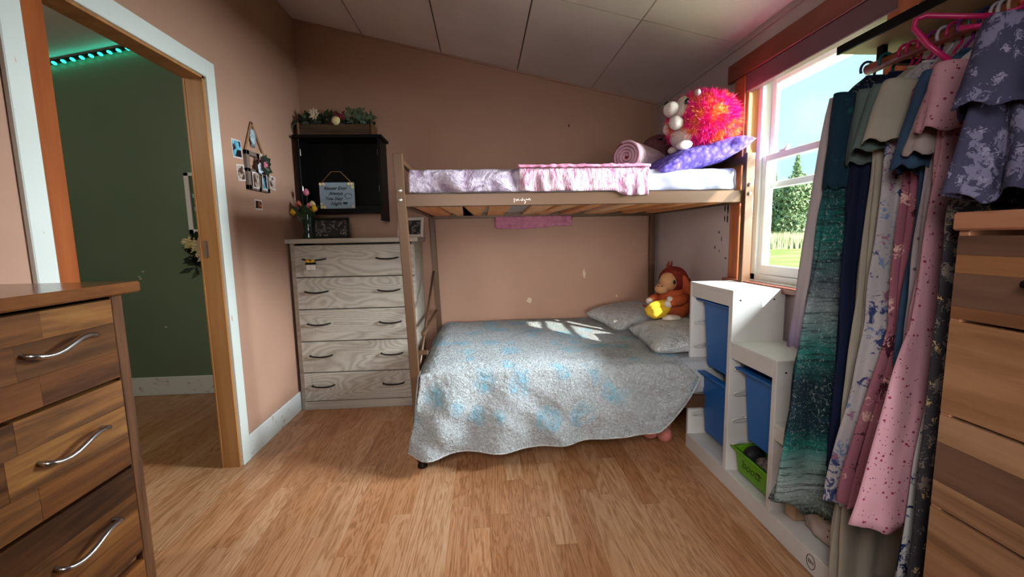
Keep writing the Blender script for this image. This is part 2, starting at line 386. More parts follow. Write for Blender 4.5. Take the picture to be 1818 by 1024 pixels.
# walls
struct('wall_back', MB().prism([(-1.46, 0), (XR+.12, 0), (XR+.12, zc(XR)+.05), (-1.46, 2.9)], 'y', YB, YB+.12), M['wall'])
DN, DF, DT = 1.445, 2.32, 2.008     # door opening
wl = MB().box((-1.425, YF, 0), (XL, .69, 2.86)).box((-1.425, .69, 0), (-1.407, DN, 2.86)).box((-1.368, .69, 0), (XL, DN, 2.86)).box((-1.407, .69, 2.0), (-1.368, DN, 2.86)).box((-1.425, DF, 0), (XL, YB+.06, 2.86)).box((-1.425, DN, DT), (XL, DF, 2.86))
struct('wall_left', wl, M['wall'])
WN, WF, WB, WT = 1.48, 2.285, .955, 2.02   # window opening
wr = MB().box((XR, YF, 0), (XR+.14, WN, 2.3)).box((XR, WF, 0), (XR+.14, YB, 2.3)).box((XR, WN, 0), (XR+.14, WF, WB)).box((XR, WN, WT), (XR+.14, WF, 2.3))
struct('wall_right', wr, M['wall_r'])
struct('wall_front', MB().prism([(-3.6, 0), (XR+.12, 0), (XR+.12, 2.3), (-1.4, 2.9), (-3.6, 2.5)], 'y', YF-.12, YF), M['wall'])
struct('wall_hall_back', MB().prism([(-3.6, 0), (-1.46, 0), (-1.46, 2.88), (-3.6, 2.44)], 'y', 3.53, 3.65), M['green'])
struct('wall_hall_left', MB().box((-3.72, YF, 0), (-3.6, 3.65, 2.6)), M['green'])
struct('baseboard_hall', MB().box((-3.6, 3.515, 0), (-1.46, 3.53, .15), .004), M['bb'])
struct('baseboard_left', MB().box((XL, DF+.074, 0), (XL+.016, YB, .135), .004), M['bb'])
struct('baseboard_back', MB().box((XL+.016, YB-.016, 0), (XR, YB, .12), .004), M['bb'])
struct('trim_1', MB().box((XR-.008, YF, 2.188), (XR, YB, 2.198)), M['wall_r'])
# ceiling: dark backing and panels with open seams
sl = -.2148
cl = struct('ceiling', MB().hexa([(-1.46, YF, zc(-1.46)+.02), (XR+.12, YF, zc(XR+.12)+.02), (XR+.12, YB+.1, zc(XR+.12)+.02), (-1.46, YB+.1, zc(-1.46)+.02)],
     [(-1.46, YF, zc(-1.46)+.06), (XR+.12, YF, zc(XR+.12)+.06), (XR+.12, YB+.1, zc(XR+.12)+.06), (-1.46, YB+.1, zc(-1.46)+.06)]), M['dark'])
xs = [XL, -.847, -.272, .301, .878, XR]; ys = [YF, -.03, 1.19, 2.41, YB]
for i in range(5):
    for j in range(4):
        a, b = xs[i]+(.004 if i else -.0), xs[i+1]-(.004 if i < 4 else 0); c, d = ys[j]+.004, ys[j+1]-.004
        q = [(a, c), (b, c), (b, d), (a, d)]
        dz = .0015*((i*7+j*3) % 3-1)
        o = obj('panel', MB().hexa([(p[0], p[1], zc(p[0])+dz) for p in q], [(p[0], p[1], zc(p[0])+.018) for p in q]), M['ceil'], cl)
hz = lambda x: 2.86+.2*(x+1.46)
struct('ceiling_hall', MB().hexa([(-3.7, YF, hz(-3.7)), (-1.4, YF, hz(-1.4)), (-1.4, 3.65, hz(-1.4)), (-3.7, 3.65, hz(-3.7))],
     [(-3.7, YF, hz(-3.7)+.05), (-1.4, YF, hz(-1.4)+.05), (-1.4, 3.65, hz(-1.4)+.05), (-3.7, 3.65, hz(-3.7)+.05)]), M['ceil'])
# cornice beads
struct('trim_2', MB().hexa([(XL, YB-.012, zc(XL)-.012), (XR, YB-.012, zc(XR)-.012), (XR, YB, zc(XR)-.012), (XL, YB, zc(XL)-.012)], [(XL, YB-.012, zc(XL)), (XR, YB-.012, zc(XR)), (XR, YB, zc(XR)), (XL, YB, zc(XL))]), M['wall'])
# doorway: casing, jambs, open door
ct = struct('trim_3', MB().box((XL, DN-.068, 0), (XL+.018, DN, DT+.085), .003).box((XL, DF, 0), (XL+.018, DF+.072, DT+.085), .003).box((XL, DN, DT), (XL+.018, DF, DT+.085), .003), M['trim'])
jb = struct('trim_4', MB().box((-1.427, DF-.016, 0), (XL+.004, DF, DT)).box((-1.427, DN, 0), (-1.406, DN+.014, DT)).box((-1.370, DN, 0), (XL+.004, DN+.014, DT)).box((-1.427, DN, DT-.010), (XL+.004, DF, DT)), M['jambwood'])
obj('strike_plate', MB().box((-1.402, DF-.018, 1.13), (-1.386, DF-.0155, 1.215)), M['greywood'], jb)
obj('door_stop', MB().box((-1.424, DF-.020, 0), (-1.418, DF-.016, DT-.016)), M['jambwood'], jb)
dr = empty_struct('door_1', (-1.40, DN, 0))
obj('door_panel', MB().box((-1.402, .70, .012), (-1.374, 1.575, 1.995), .003), M['doorwood'], dr)
# window 1
wn = empty_struct('window_1', (XR, (WN+WF)/2, WB))
def wbox(nm, a, b, m, bev=.002): return obj(nm, MB().box(a, b, bev), M[m], wn)
wbox('casing', (XR-.018, WF, .90), (XR, WF+.09, 2.02), 'casing_r', .003)
wbox('casing', (XR-.018, WN-.115, .90), (XR, WN, 2.02), 'casing_r', .003)
wbox('head_casing', (XR-.024, 1.2, 2.02), (XR, 2.44, 2.115), 'casing_h', .003)
wbox('valance', (XR-.02, 1.44, 1.93), (XR+.02, 2.275, 2.018), 'valance', .003)
wbox('stool', (XR-.045, WN-.13, .925), (XR+.14, WF+.1, .953), 'casing_h', .004)
wbox('jamb', (XR, WF-.012, WB), (1.462, WF, WT), 'jamb_r', .001)
wbox('jamb', (XR, WN, WB), (1.462, WN+.012, WT), 'jamb_r', .001)
fr = MB().box((1.46, WF-.045, WB), (1.54, WF, WT)).box((1.46, WN, WB), (1.54, WN+.045, WT)).box((1.46, WN, WB), (1.54, WF, WB+.03)).box((1.46, WN, WT-.04), (1.54, WF, WT))
frame = obj('window_frame', fr, M['vinyl'], wn)
a, b = WN+.045, WF-.045
def sash(nm, x0, x1, z0, z1, bot, top):
    s_ = MB().box((x0, b-.035, z0), (x1, b, z1), .003).box((x0, a, z0), (x1, a+.035, z1), .003).box((x0, a+.035, z0), (x1, b-.035, z0+bot), .003).box((x0, a+.035, z1-top), (x1, b-.035, z1), .003)
    o = obj(nm, s_, M['vinyl'], wn)
    obj('pane', MB().box(((x0+x1)/2-.002, a+.03, z0+bot-.004), ((x0+x1)/2+.002, b-.03, z1-top+.004)), M['glass'], o); return o
lo = sash('lower_sash', 1.475, 1.5, WB+.03, 1.60, .05, .034)
up = sash('upper_sash', 1.508, 1.53, 1.43, WT-.04, .034, .03)
obj('sash_lock', MB().box((1.478, 2.07, 1.60), (1.5, 2.12, 1.612), .003).tube([(1.488, 2.09, 1.612), (1.485, 2.06, 1.622)], .006, 6), M['vinyl'], lo)
# exterior: eave, lawn, tall grass, trees
ev = struct('eave', MB().box((XR+.14, -2, 2.10), (1.86, 5, 2.14)), M['dark'])
t = NT('soffit_vinyl', .5); t.col('#d9dcb0'); M['soffit'] = t.m
for i in range(26):
    obj('soffit_panel', MB().box((XR+.14, -1.0+i*.2, 2.085), (1.86, -.985+.185+i*.2, 2.10), .004), M['soffit'], ev)
obj('fascia', MB().box((1.86, -2, 2.08), (1.875, 5, 2.2)), M['soffit'], ev)
t = NT('lawn', .9, .05); v = t.coord('World'); a1 = t.noise(v, .35, 3); a2 = t.noise(v, 4, 4)
t.col(t.mix(t.ramp(a1, [(.4, 0.0), (.62, 1.0)]), '#8fae5a', '#b3c67a')); M['lawn'] = t.m
struct('ground', MB().box((1.6, -60, -.45), (160, 160, -.42)), M['lawn'])
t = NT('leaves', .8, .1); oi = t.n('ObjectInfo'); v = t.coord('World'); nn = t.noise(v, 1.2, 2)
c = t.mix(oi.outputs['Random'], '#a5b68f', '#bcc79f'); t.col(t.mix(t.ramp(nn, [(.35, 0.0), (.65, 1.0)]), c, '#8aa07c')); M['leaves'] = t.m  # pale leaf tones carry distance haze in their colour
M['bark'] = plain('bark', '#5c4a3c', .9)
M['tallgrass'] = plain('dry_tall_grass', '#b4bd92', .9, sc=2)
def tree(x, y, h, conifer, k):
    lab, cat = k
    g0 = -.42
    T = thing('conifer_tree' if conifer else 'leafy_tree', lab, cat, (x, y, g0))
    tr_ = MB().tube([(x, y, g0), (x+.1, y, g0+h*.5), (x, y, g0+h*.95)], [.18, .11, .03], 7); obj('trunk', tr_, M['bark'], T)
    m = MB(); rr = random.Random(int(x*31+y*7))
    lobes = [(rr.uniform(-1, 1)*h*.16, rr.uniform(-1, 1)*h*.16, h*(.3+.55*rr.random()), h*(.14+.1*rr.random())) for _ in range(9)]
    for i in range(2300):
        if conifer:
            u = rr.random()**.7; z = h*(.1+.9*(1-u)) if False else h*(.08+.92*rr.random()**1.3)
            rad = (h-z)*.24*(.35+.65*((z*2.2) % 1.0))*rr.random()**.4+.05; q = rr.random()*2*PI; p = Vector((x+rad*math.cos(q), y+rad*math.sin(q), g0+z))
            s_ = .16
        else:
            lx, ly, lz, lr = lobes[i % 9]; d = Vector((rr.gauss(0, 1), rr.gauss(0, 1), rr.gauss(0, 1))).normalized()*lr*(.75+.3*rr.random())
            p = Vector((x+lx+d.x, y+ly+d.y, max(g0+.1, g0+lz+d.z))); s_ = .24
        aa = Vector((rr.gauss(0, 1), rr.gauss(0, 1), rr.gauss(0, 1))).normalized()*s_; bb = Vector((rr.gauss(0, 1), rr.gauss(0, 1), rr.gauss(0, 1))).normalized()*s_*.6
        m.add([p-aa, p+bb, p+aa, p-bb], [(0, 1, 2, 3)])
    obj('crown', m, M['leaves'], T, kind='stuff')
tr_specs = [(.50, 7.6, 0), (.585, 8.0, 0), (.645, 7.2, 0), (.69, 8.6, 1), (.715, 7.0, 0), (.745, 9.4, 1), (.765, 7.4, 0), (.80, 7.2, 0), (.835, 7.6, 0), (.865, 9.9, 1), (.90, 8.0, 0), (.96, 8.3, 0), (1.05, 8.6, 0)]
labs = ['furthest left leafy tree beyond lawn', 'second leafy tree from the left beyond lawn', 'leafy tree just left of left window frame', 'pointed conifer rising near left edge of window pane', 'low leafy tree between the two left conifers', 'pointed conifer near the middle of the window view', 'leafy tree right of the middle conifer', 'rounded leafy tree centred in the window view', 'leafy tree left of the tallest conifer', 'tallest pointed conifer at right of window view', 'leafy tree beside tallest conifer hidden by hanging clothes', 'leafy tree beyond lawn second from right end', 'rightmost leafy tree beyond lawn']
for (s_, h, cf), lb in zip(tr_specs, labs):
    d = 46+2.5*math.sin(s_*40); tree(s_*d, d, h, cf, (lb, 'tree'))
m = MB(); rr = random.Random(5)
for i in range(9000):
    s_ = rr.uniform(.4, 1.15); d = rr.uniform(38, 44); p = Vector((s_*d, d, -.42)); hh = rr.uniform(.7, 1.7); dx = rr.uniform(-.15, .15)
    m.add([p, p+Vector((.12, 0, 0)), p+Vector((dx, rr.uniform(-.1, .1), hh))], [(0, 1, 2)])
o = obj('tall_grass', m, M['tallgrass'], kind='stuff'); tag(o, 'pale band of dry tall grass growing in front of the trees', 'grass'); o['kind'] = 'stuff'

# ------------------------------------------------------------ wall marks (bare spots, screw marks)
def blob(name, c, r, axis, mat, seed, parent_wall):
    rr = random.Random(seed); pts = [(c[0]+math.cos(2*PI*i/9)*r[0]*(.6+.6*rr.random()), c[1]+math.sin(2*PI*i/9)*r[1]*(.6+.6*rr.random())) for i in range(9)]
    if axis == 'y': b = MB().prism(pts, 'y', YB-.0015, YB+.001)
    elif axis == 'x': b = MB().prism(pts, 'x', XR-.0015, XR+.001)
    else: b = MB().prism(pts, 'y', 3.528, 3.531)
    return obj(name, b, M[mat], bpy.data.objects[parent_wall])
blob('bare_patch', (.371, .688), (.026, .024), 'y', 'patch', 1, 'wall_back')
blob('bare_patch', (.822, .898), (.012, .04), 'y', 'patch', 2, 'wall_back')
blob('bare_patch', (1.095, .705), (.010, .012), 'y', 'patch', 3, 'wall_back')
blob('bare_patch', (.70, 2.06), (.006, .012), 'y', 'mark', 4, 'wall_back')
for k, (y, z, a_, b_) in enumerate([(2.455, 1.345, .006, .022), (2.455, 1.285, .006, .02), (2.425, 1.345, .007, .03), (2.425, 1.285, .007, .028), (2.51, 1.21, .006, .008), (2.48, 1.17, .004, .014), (2.55, 1.12, .005, .01), (2.43, 1.06, .008, .005), (2.50, 1.10, .005, .006)]):
    blob('screw_mark', (y, z), (a_, b_), 'x', 'mark', 20+k, 'wall_right')
for k, (x, z) in enumerate([(-2.62, .99), (-2.65, .95), (-2.645, .935), (-2.50, .55)]):
    blob('paint_chip', (x, z), (.012, .006), 'h', 'patch', 40+k, 'wall_hall_back')

# ------------------------------------------------------------ bunk bed
bed = thing('bunk_bed', 'brown metal bunk bed with pine slats and chipped side rail', 'bed', (.5, 2.8, 0))
BX0, BX1, BY0, BY1 = -.385, 1.385, 2.2, 3.44
def post(name, x0, y0, x1, y1, z0, z1, wx=.045, wy=.035):
    mb_ = MB().hexa([(x0-wx/2, y0, z0), (x0+wx/2, y0, z0), (x0+wx/2, y0+wy, z0), (x0-wx/2, y0+wy, z0)], [(x1-wx/2, y1, z1), (x1+wx/2, y1, z1), (x1+wx/2, y1+wy, z1), (x1-wx/2, y1+wy, z1)])
    return obj(name, mb_, M['bed'], bed, mods=[('BEVEL', dict(width=.003, segments=2))])
pl = post('post', -.352, 2.195, -.400, 2.195, .03, 1.62)
obj('foot', MB().lathe([(.026, 0), (.026, .012), (.02, .02), (.024, .035), (.024, .05)], (-.350, 2.212, 0), 14), M['blackmetal'], pl)
for z in (1.44, 1.395): obj('bolt', MB().ell((-.396, 2.192, z), (.011, .006, .011), n=10, m=6), M['bolt'], pl)
pr = post('post', 1.375, 2.180, 1.375, 2.180, .03, 1.61)
obj('foot', MB().lathe([(.026, 0), (.026, .012), (.02, .02), (.024, .035), (.024, .05)], (1.375, 2.2, 0), 14), M['blackmetal'], pr)
for z in (1.45, 1.405): obj('bolt', MB().ell((1.375, 2.177, z), (.010, .006, .010), n=10, m=6), M['bolt'], pr)
p3 = post('post', -.345, 3.41, -.392, 3.41, .03, 1.60, .04, .035)
p4 = post('post', 1.368, 3.41, 1.360, 3.41, .03, 1.60, .04, .035)
for p_, x_ in ((p3, -.345), (p4, 1.368)): obj('foot', MB().lathe([(.024, 0), (.024, .03)], (x_, 3.428, 0), 12), M['blackmetal'], p_)
for nm, a_, b_ in (('side_rail', (-.385, 2.2, 1.362), (1.36, 2.225, 1.425)), ('side_rail', (-.38, 3.405, 1.352), (1.36, 3.44, 1.43)),
                   ('end_rail', (-.40, 2.22, 1.362), (-.37, 3.42, 1.425)), ('end_rail', (1.365, 2.2, 1.362), (1.39, 3.42, 1.425)),
                   ('lower_side_rail', (-.36, 2.205, .26), (1.37, 2.23, .33)), ('lower_side_rail', (-.35, 3.405, .26), (1.37, 3.43, .33)),
                   ('lower_end_rail', (-.37, 2.22, .26), (-.34, 3.41, .33)), ('lower_end_rail', (1.35, 2.22, .26), (1.38, 3.41, .33)),
                   ('guard_bar', (-.41, 2.22, 1.58), (-.385, 3.42, 1.605)), ('guard_bar', (1.365, 2.2, 1.56), (1.39, 3.42, 1.60)),
                   ('foot_rail', (-.385, 2.6, .62), (-.36, 3.41, .645))):
    rl = obj(nm, MB().box(a_, b_, .003), M['bed'], bed)
    if nm == 'side_rail' and a_[1] < 2.3: frail = rl
obj('brace', MB().tube([(-.375, 2.3, .42), (-.378, 3.35, .95)], .009, 8), M['bed'], bed)
obj('brace', MB().box((-.385, 2.24, .60), (-.30, 2.262, .622), .002), M['bed'], bed)
# scratched pale marks on the rail
rr = random.Random(9); sc_ = MB(); yf = 2.1992
pts = [(.165, 1.398), (.165, 1.376), None, (.172, 1.394), (.177, 1.384), (.184, 1.394), (.19, 1.384), None, (.196, 1.39), (.206, 1.384), (.206, 1.398), None, (.212, 1.392), (.222, 1.38), (.216, 1.37), None, (.222, 1.392), (.235, 1.389), (.24, 1.396), (.247, 1.386)]
seg = []
for p in pts+[None]:
    if p is None:
        for q, r_ in zip(seg[:-1], seg[1:]):
            d = Vector((r_[0]-q[0], 0, r_[1]-q[1])); nn_ = Vector((-d.z, 0, d.x)).normalized()*.0022
            A, B = Vector((q[0], yf, q[1])), Vector((r_[0], yf, r_[1])); sc_.add([A-nn_, B-nn_, B+nn_, A+nn_], [(0, 1, 2, 3)])
        seg = []
    else: seg.append(p)
obj('scratch_marks', sc_, M['foil'], frail)
# slats under the top bunk (run front to back), uneven gaps
sx_ = [(-.36, -.232), (-.228, -.10), (-.096, .036), (.042, .165), (.27, .39), (.45, .545), (.60, .69), (.755, .85), (.92, 1.01), (1.10, 1.19), (1.26, 1.34)]
for i, (a_, b_) in enumerate(sx_):
    sk = .05*math.sin(i*2.1)
    obj('slat', MB().hexa([(a_, 2.225, 1.372), (b_, 2.225, 1.372), (b_+sk, 3.41, 1.372), (a_+sk, 3.41, 1.372)], [(a_, 2.225, 1.39), (b_, 2.225, 1.39), (b_+sk, 3.41, 1.39), (a_+sk, 3.41, 1.39)]), M['slat'], bed)
for i in range(9):
    a_ = -.28+i*.19
    obj('lower_slat', MB().box((a_, 2.23, .30), (a_+.09, 3.41, .318)), M['slat'], bed)

def nz(x, y, z, s=1.0): return noise.noise(Vector((x*s, y*s, z*s)))
# upper mattress
def softbox(a, b, bev, sub=2):
    return MB().box(a, b, bev)
o = obj('mattress', softbox((-.355, 2.232, 1.392), (1.345, 3.40, 1.528), .045), M['mattress']); tag(o, 'white ticking mattress on the top bunk', 'mattress')
# drape helper: cloth lying over an edge. profile in (y,z), waves grow on the hanging part
def drape(x0, x1, nx, prof, wave, hemfn=None, sharp=1.0, seed=0.0, wl=9.0):
    P_ = [Vector((0, p[0], p[1])) for p in prof]
    L = [0]
    for i in range(1, len(P_)): L.append(L[-1]+(P_[i]-P_[i-1]).length)
    def at(v):
        s_ = v*L[-1]
        for i in range(1, len(L)):
            if s_ <= L[i]+1e-9: return P_[i-1].lerp(P_[i], (s_-L[i-1])/max(1e-9, L[i]-L[i-1]))
        return P_[-1].copy()
    def fn(u, v):
        x = x0+(x1-x0)*u; vv = v
        if hemfn: vv = v*hemfn(u)
        p = at(vv); hang_ = min(1.0, max(0.0, (1.542-p.z)/.09))
        w_ = wave*(nz(x*wl+seed, p.z*5.0+x*2, 0)+.35*math.sin(x*wl*3+p.z*9+seed+3*nz(x*5, p.z*6, seed)))-.25*wave
        return (x+.01*nz(x*4, vv*5, 3+seed), p.y-w_*min(1, hang_*1.5)-abs(wave)*.25*hang_, p.z+.004*nz(x*12, p.y*12, seed))
    return MB().grid(nx, 48, fn, flip=False)
prof = [(3.3, 1.545), (2.6, 1.548), (2.26, 1.546), (2.226, 1.535), (2.214, 1.51), (2.205, 1.47), (2.2, 1.432)]
lb = drape(-.352, .25, 90, prof, .030, seed=2.0, wl=6)
o = obj('lavender_blanket', lb, M['lav'], mods=[SOL(.006)]); tag(o, 'rumpled lavender fleece blanket covering left end of top bunk', 'blanket')
sb = drape(.80, 1.335, 60, [(3.3, 1.543), (2.6, 1.546), (2.262, 1.543), (2.23, 1.53), (2.217, 1.5), (2.212, 1.46), (2.21, 1.432)], .020, seed=11.0, wl=11)
t = NT('shiny_lilac_satin', .45, .4); t.col('#a3a2ba'); M['satin'] = t.m
o = obj('lilac_sheet', sb, M['satin'], mods=[SOL(.004)]); tag(o, 'pale lilac satin sheet covering right end of top bunk', 'sheet')
# pink throw over the middle
prof2 = [(3.44, 1.30), (3.455, 1.40), (3.40, 1.558), (2.6, 1.562), (2.27, 1.562), (2.222, 1.55), (2.206, 1.52), (2.199, 1.46), (2.194, 1.405)]
def throwfn():
    a_ = drape(.19, .855, 90, [(3.0, 1.558), (2.6, 1.56), (2.262, 1.562), (2.218, 1.552), (2.203, 1.52), (2.196, 1.46), (2.190, 1.405)], -.0+.011, hemfn=lambda u: .972 if u < .72 else .972+.028*min(1, (u-.72)*12), seed=5, wl=30)
    return a_
th = obj('pink_throw', throwfn(), M['throw'], mods=[SOL(.008)]); tag(th, 'pink and white ruched throw hanging over middle of top bunk', 'blanket')
obj('border', MB().grid(80, 4, lambda u, v: (.185+.675*u, 2.214+.016*math.cos(v*PI)+.005*nz(u*30, v, 1), 1.548+.013*math.sin(v*PI)+.006*nz(u*25, v*3, 2)), False), M['pinkf'], th, mods=[SOL(.006)], label='bright pink gathered border')
tail = MB().grid(60, 8, lambda u, v: (.105+.60*u, 3.40-.004+.012*nz(u*25, v*3, 7), 1.36-(.085+.012*math.sin(u*5))*v), False)
o = obj('throw_tail', tail, M['pinkf'], th, mods=[SOL(.012)], label='pink lower end hanging down behind the bunk')
# purple thing hung at the left post
hb = MB().grid(10, 14, lambda u, v: (-.415-.035*math.sin(v*PI)*(1-u)-.01*u, 2.42-.10*u, 1.50-.17*v-.015*u), False)
t_ = obj('hanging_cloth', hb, fabric('mauve_cloth', '#8d6670', '#74505a', 30, .5), mods=[SOL(.008)]); tag(t_, 'mauve cloth tucked behind left post of bunk bed', 'cloth')

# ------------------------------------------------------------ lower bed
o = obj('mattress', MB().box((-.325, 2.215, .325), (1.345, 3.40, .525), .05), M['sheet']); tag(o, 'pale sheeted mattress on the lower bunk under the quilt', 'mattress')
NU, NV = 190, 150
def quilt(u, v):
    # u: foot (left) to head (right); v: back (0) to front hem (1)
    topL = 1.22; vtop = .62
    xr = 1.06
    if v < vtop:
        t_ = v/vtop; y = 3.42-t_*(3.42-2.20); x = -.335+(xr-.0+.335-.07*(1-t_)*1.2)*u
        z = .538+.006*nz(x*6, y*6, 0)
        ed = max(0, (t_-.93)/.07); z -= .022*ed*ed; 
        lf = max(0, (.06-u)/.06); z -= .03*lf*lf
        y2 = y; 
        return (x, y2, z)
    t_ = (v-vtop)/(1-vtop)
    # hem height along x
    hem = .09+.03*u+.07*u*u
    if u < .045: hem += 0.02*(1-u/.045)
    if u > .84: hem += .26*((u-.84)/.16)**1.8
    z0 = .516; z = z0-(z0-hem)*t_
    x = -.335+(xr+.335)*u
    x += -.075*t_**1.3*(1-u)**3 + .06*t_*u**2
    wv = .055*math.sin((x+.16*t_*(1-u))*-21-1.2+1.0*nz(x*2, t_, 5))*math.exp(-max(0, u-.02)*3.0) + .026*nz((x-.35*t_)*8, t_*1.2, 4)+.02*nz(x*3.1, t_*3, 9)
    k = min(1, t_*1.6)
    bulge = .055*math.exp(-((u-.0)/.07)**2)
    y = 2.178-.045*math.sin(min(1, t_*1.2)*PI/2)-k*(wv+bulge*.6)
    return (x, y, z)
def quilt2(u, v):
    p = quilt(u, v); s_ = .0035
    return (p[0]+s_*nz(p[0]*50, p[1]*50, p[2]*50), p[1]+s_*nz(p[0]*50+9, p[1]*50, p[2]*50), p[2]+s_*nz(p[0]*50, p[1]*50+5, p[2]*50))
q = obj('quilt', MB().grid(NU, NV, quilt2), M['quilt'], mods=[SOL(.007)]); tag(q, 'pale grey crinkled quilt with turquoise patches draped over the lower bunk', 'quilt')
hem = [quilt(i/60, .997) for i in range(61)]
obj('binding', MB().tube([(p[0], p[1]-.002, p[2]) for p in hem], .0045, 6), M['sham'], q)
left = MB().grid(70, 20, lambda a_, b_: (-.345-.03*math.sin(b_*PI/2)-.012*nz(a_*9, b_, 3), 3.40-a_*1.22, .505-(.16+.24*a_)*b_))
obj('foot_drop', left, M['quilt'], q, mods=[SOL(.007)])
# pillows
def pillow(c, r, rot, seed, flange=0.0, puff=1.0, n=44):
    m_ = MB()
    def top(sgn):
        def fn(u, v):
            a_, b_ = u*2-1, v*2-1
            pr_ = (max(0, 1-abs(a_)**3.2)*max(0, 1-abs(b_)**3.2))**.5
            zz = sgn*r[2]*pr_*puff+.006*nz(a_*4+seed, b_*4, sgn)*pr_
            k = 1-.07*(1-pr_)*(abs(a_*b_) < .6)
            p = Vector((a_*r[0]*k, b_*r[1]*k, zz+.012*nz(a_*1.5, b_*1.5, seed+5)))
            return Vector(c)+rot @ p
        return fn
    m_.grid(n, n, top(1)); m_.grid(n, n, top(-1), flip=True); return m_
def E3(x, y, z): 
    from mathutils import Euler
    return Euler((x, y, z)).to_matrix()
o = obj('pillow', pillow((1.09, 3.13, .61), (.25, .26, .065), E3(.05, -.10, .2), 1), M['sham']); tag(o, 'pillow at back of lower bunk against the wall', 'pillow', 'quilted pillows on the lower bunk')
o = obj('pillow', pillow((1.155, 2.51, .60), (.215, .255, .062), E3(.04, -.12, -.04), 4), M['sham']); tag(o, 'front pillow of lower bunk with pointed corner next to white shelf', 'pillow', 'quilted pillows on the lower bunk')

# ------------------------------------------------------------ soft toys and bedding on the top bunk
def roll():
    c0 = Vector((.80, 2.40, 1.632)); dirv = Vector((.42, .42, 0)).normalized(); side = Vector((dirv.y, -dirv.x, 0)); up = Vector((0, 0, 1)); L = .46; rad = .086
    T = thing('rolled_blanket', 'dusty pink fleece blanket rolled into a cylinder on top bunk', 'blanket', (.92, 2.5, 1.549))
    body = MB(); n = 40
    prof_ = [(0.0, rad*.9), (.02, rad), (.5, rad*1.0), (.9, rad*.88), (1.0, rad*.7)]
    vs = []
    for t_, r_ in prof_:
        for k in range(n):
            q = 2*PI*k/n; rr_ = r_*(1+.03*nz(math.cos(q)*3, math.sin(q)*3, t_*4)); zf = math.sin(q)*rr_
            vs.append(c0+dirv*(L*t_)+side*math.cos(q)*rr_+up*max(zf, -rad*.93))
    fs = [(i*n+k, i*n+(k+1) % n, (i+1)*n+(k+1) % n, (i+1)*n+k) for i in range(len(prof_)-1) for k in range(n)]+[list(range(4*n, 5*n))]
    body.add(vs, fs, True); obj('roll', body, M['roll'], T, mods=[('SUBSURF', dict(levels=1, render_levels=1))])
    turns = 4.3; N = 150; vs = []; th_ = .0075
    for i in range(N+1):
        f = i/N; a_ = f*turns*2*PI; r_ = .008+(rad-.013)*f
        for dr_, dd in ((-th_, 0), (-th_*.6, -.012), (th_*.6, -.012), (th_, 0)):
            rr_ = r_+dr_; vs.append(c0+dirv*(.004+dd)+side*math.cos(a_)*rr_+up*max(math.sin(a_)*rr_, -rad*.93))
    sp = MB(); sp.add(vs, [(i*4+k, i*4+k+1, (i+1)*4+k+1, (i+1)*4+k) for i in range(N) for k in range(3)], True)
    obj('spiral_fold', sp, M['rollend'], T)
    bk = MB(); bk.add([c0+dirv*.006]+[c0+dirv*.006+side*math.cos(2*PI*k/30)*rad*.96+up*max(-rad*.93, math.sin(2*PI*k/30)*rad*.96) for k in range(30)], [(0, 1+k, 1+(k+1) % 30) for k in range(30)]); obj('roll_core', bk, M['redbrown'], T)
roll()
# brown plush behind
BP = .045
T = thing('brown_plush_toy', 'dark brown plush toy lying at back of top bunk', 'soft toy', (1.13, 2.9, 1.549))
obj('body', MB().ell((1.12, 2.88, 1.665), (.16, .14, .105), n=24, m=14), M['brownplush'], T)
obj('head', MB().ell((1.15, 2.80, 1.70+BP), (.115, .1, .09), n=24, m=14), M['brownplush'], T)
obj('muzzle', MB().ell((1.06, 2.75, 1.675+BP), (.06, .05, .045), n=18, m=10), M['brownplush'], T)
obj('eye', MB().ell((1.12, 2.715, 1.745+BP), (.016, .008, .008), n=12, m=8), M['eye'], T)
# purple pillow leaning on the end rail
o = obj('purple_pillow', pillow((1.165, 2.40, 1.615), (.25, .22, .062), E3(.06, -.30, -.1), 3, n=50), M['purple']); tag(o, 'purple dimpled plush pillow under furry toy on top bunk', 'pillow')
# furry toy
C0 = Vector((1.21, 2.36, 1.80)); RA = (.172, .16, .155)
T = thing('furry_plush_toy', 'pink and orange furry hedgehog soft toy sitting on purple pillow', 'soft toy', (1.19, 2.4, 1.65))
obj('body', MB().ell(C0, RA, n=32, m=20), M['fur'], T)
m = MB(); rr = random.Random(4)
for i in range(17000):
    d = Vector((rr.gauss(0, 1), rr.gauss(0, 1), rr.gauss(0, 1))).normalized()
    if d.dot(Vector((-.86, -.2, .40)).normalized()) > .90: continue
    p = C0+Vector((d.x*RA[0], d.y*RA[1], d.z*RA[2])); L_ = rr.uniform(.018, .036)
    if p.z+d.z*L_ < 1.63: L_ *= .4
    tip = p+d*L_*.8+Vector((rr.gauss(0, .4), rr.gauss(0, .4), rr.gauss(0, .4)-.35))*L_*.8
    s_ = d.cross(Vector((rr.gauss(0, 1), rr.gauss(0, 1), rr.gauss(0, 1)))).normalized()*.0022
    m.add([p-s_, p+s_, tip], [(0, 1, 2)])
obj('fur', m, M['fur'], T, kind='stuff', label='long shaggy pink and orange fur')
fd = Vector((-.92, -.14, .36)).normalized()
fc = C0+Vector((fd.x*RA[0], fd.y*RA[1], fd.z*RA[2]))
rot = fd.to_track_quat('Z', 'Y').to_matrix()
obj('face', MB().ell(fc-fd*.012, (.06, .085, .03), rot, 24, 12), M['cream'], T, label='flat cream face')
obj('snout', MB().ell(fc+Vector((-.040, -.02, .0)), (.042, .04, .040), None, 20, 12), M['cream'], T)
obj('nose', MB().ell(fc+Vector((-.062, -.02, .028)), (.016, .014, .012), None, 14, 8), M['eye'], T)
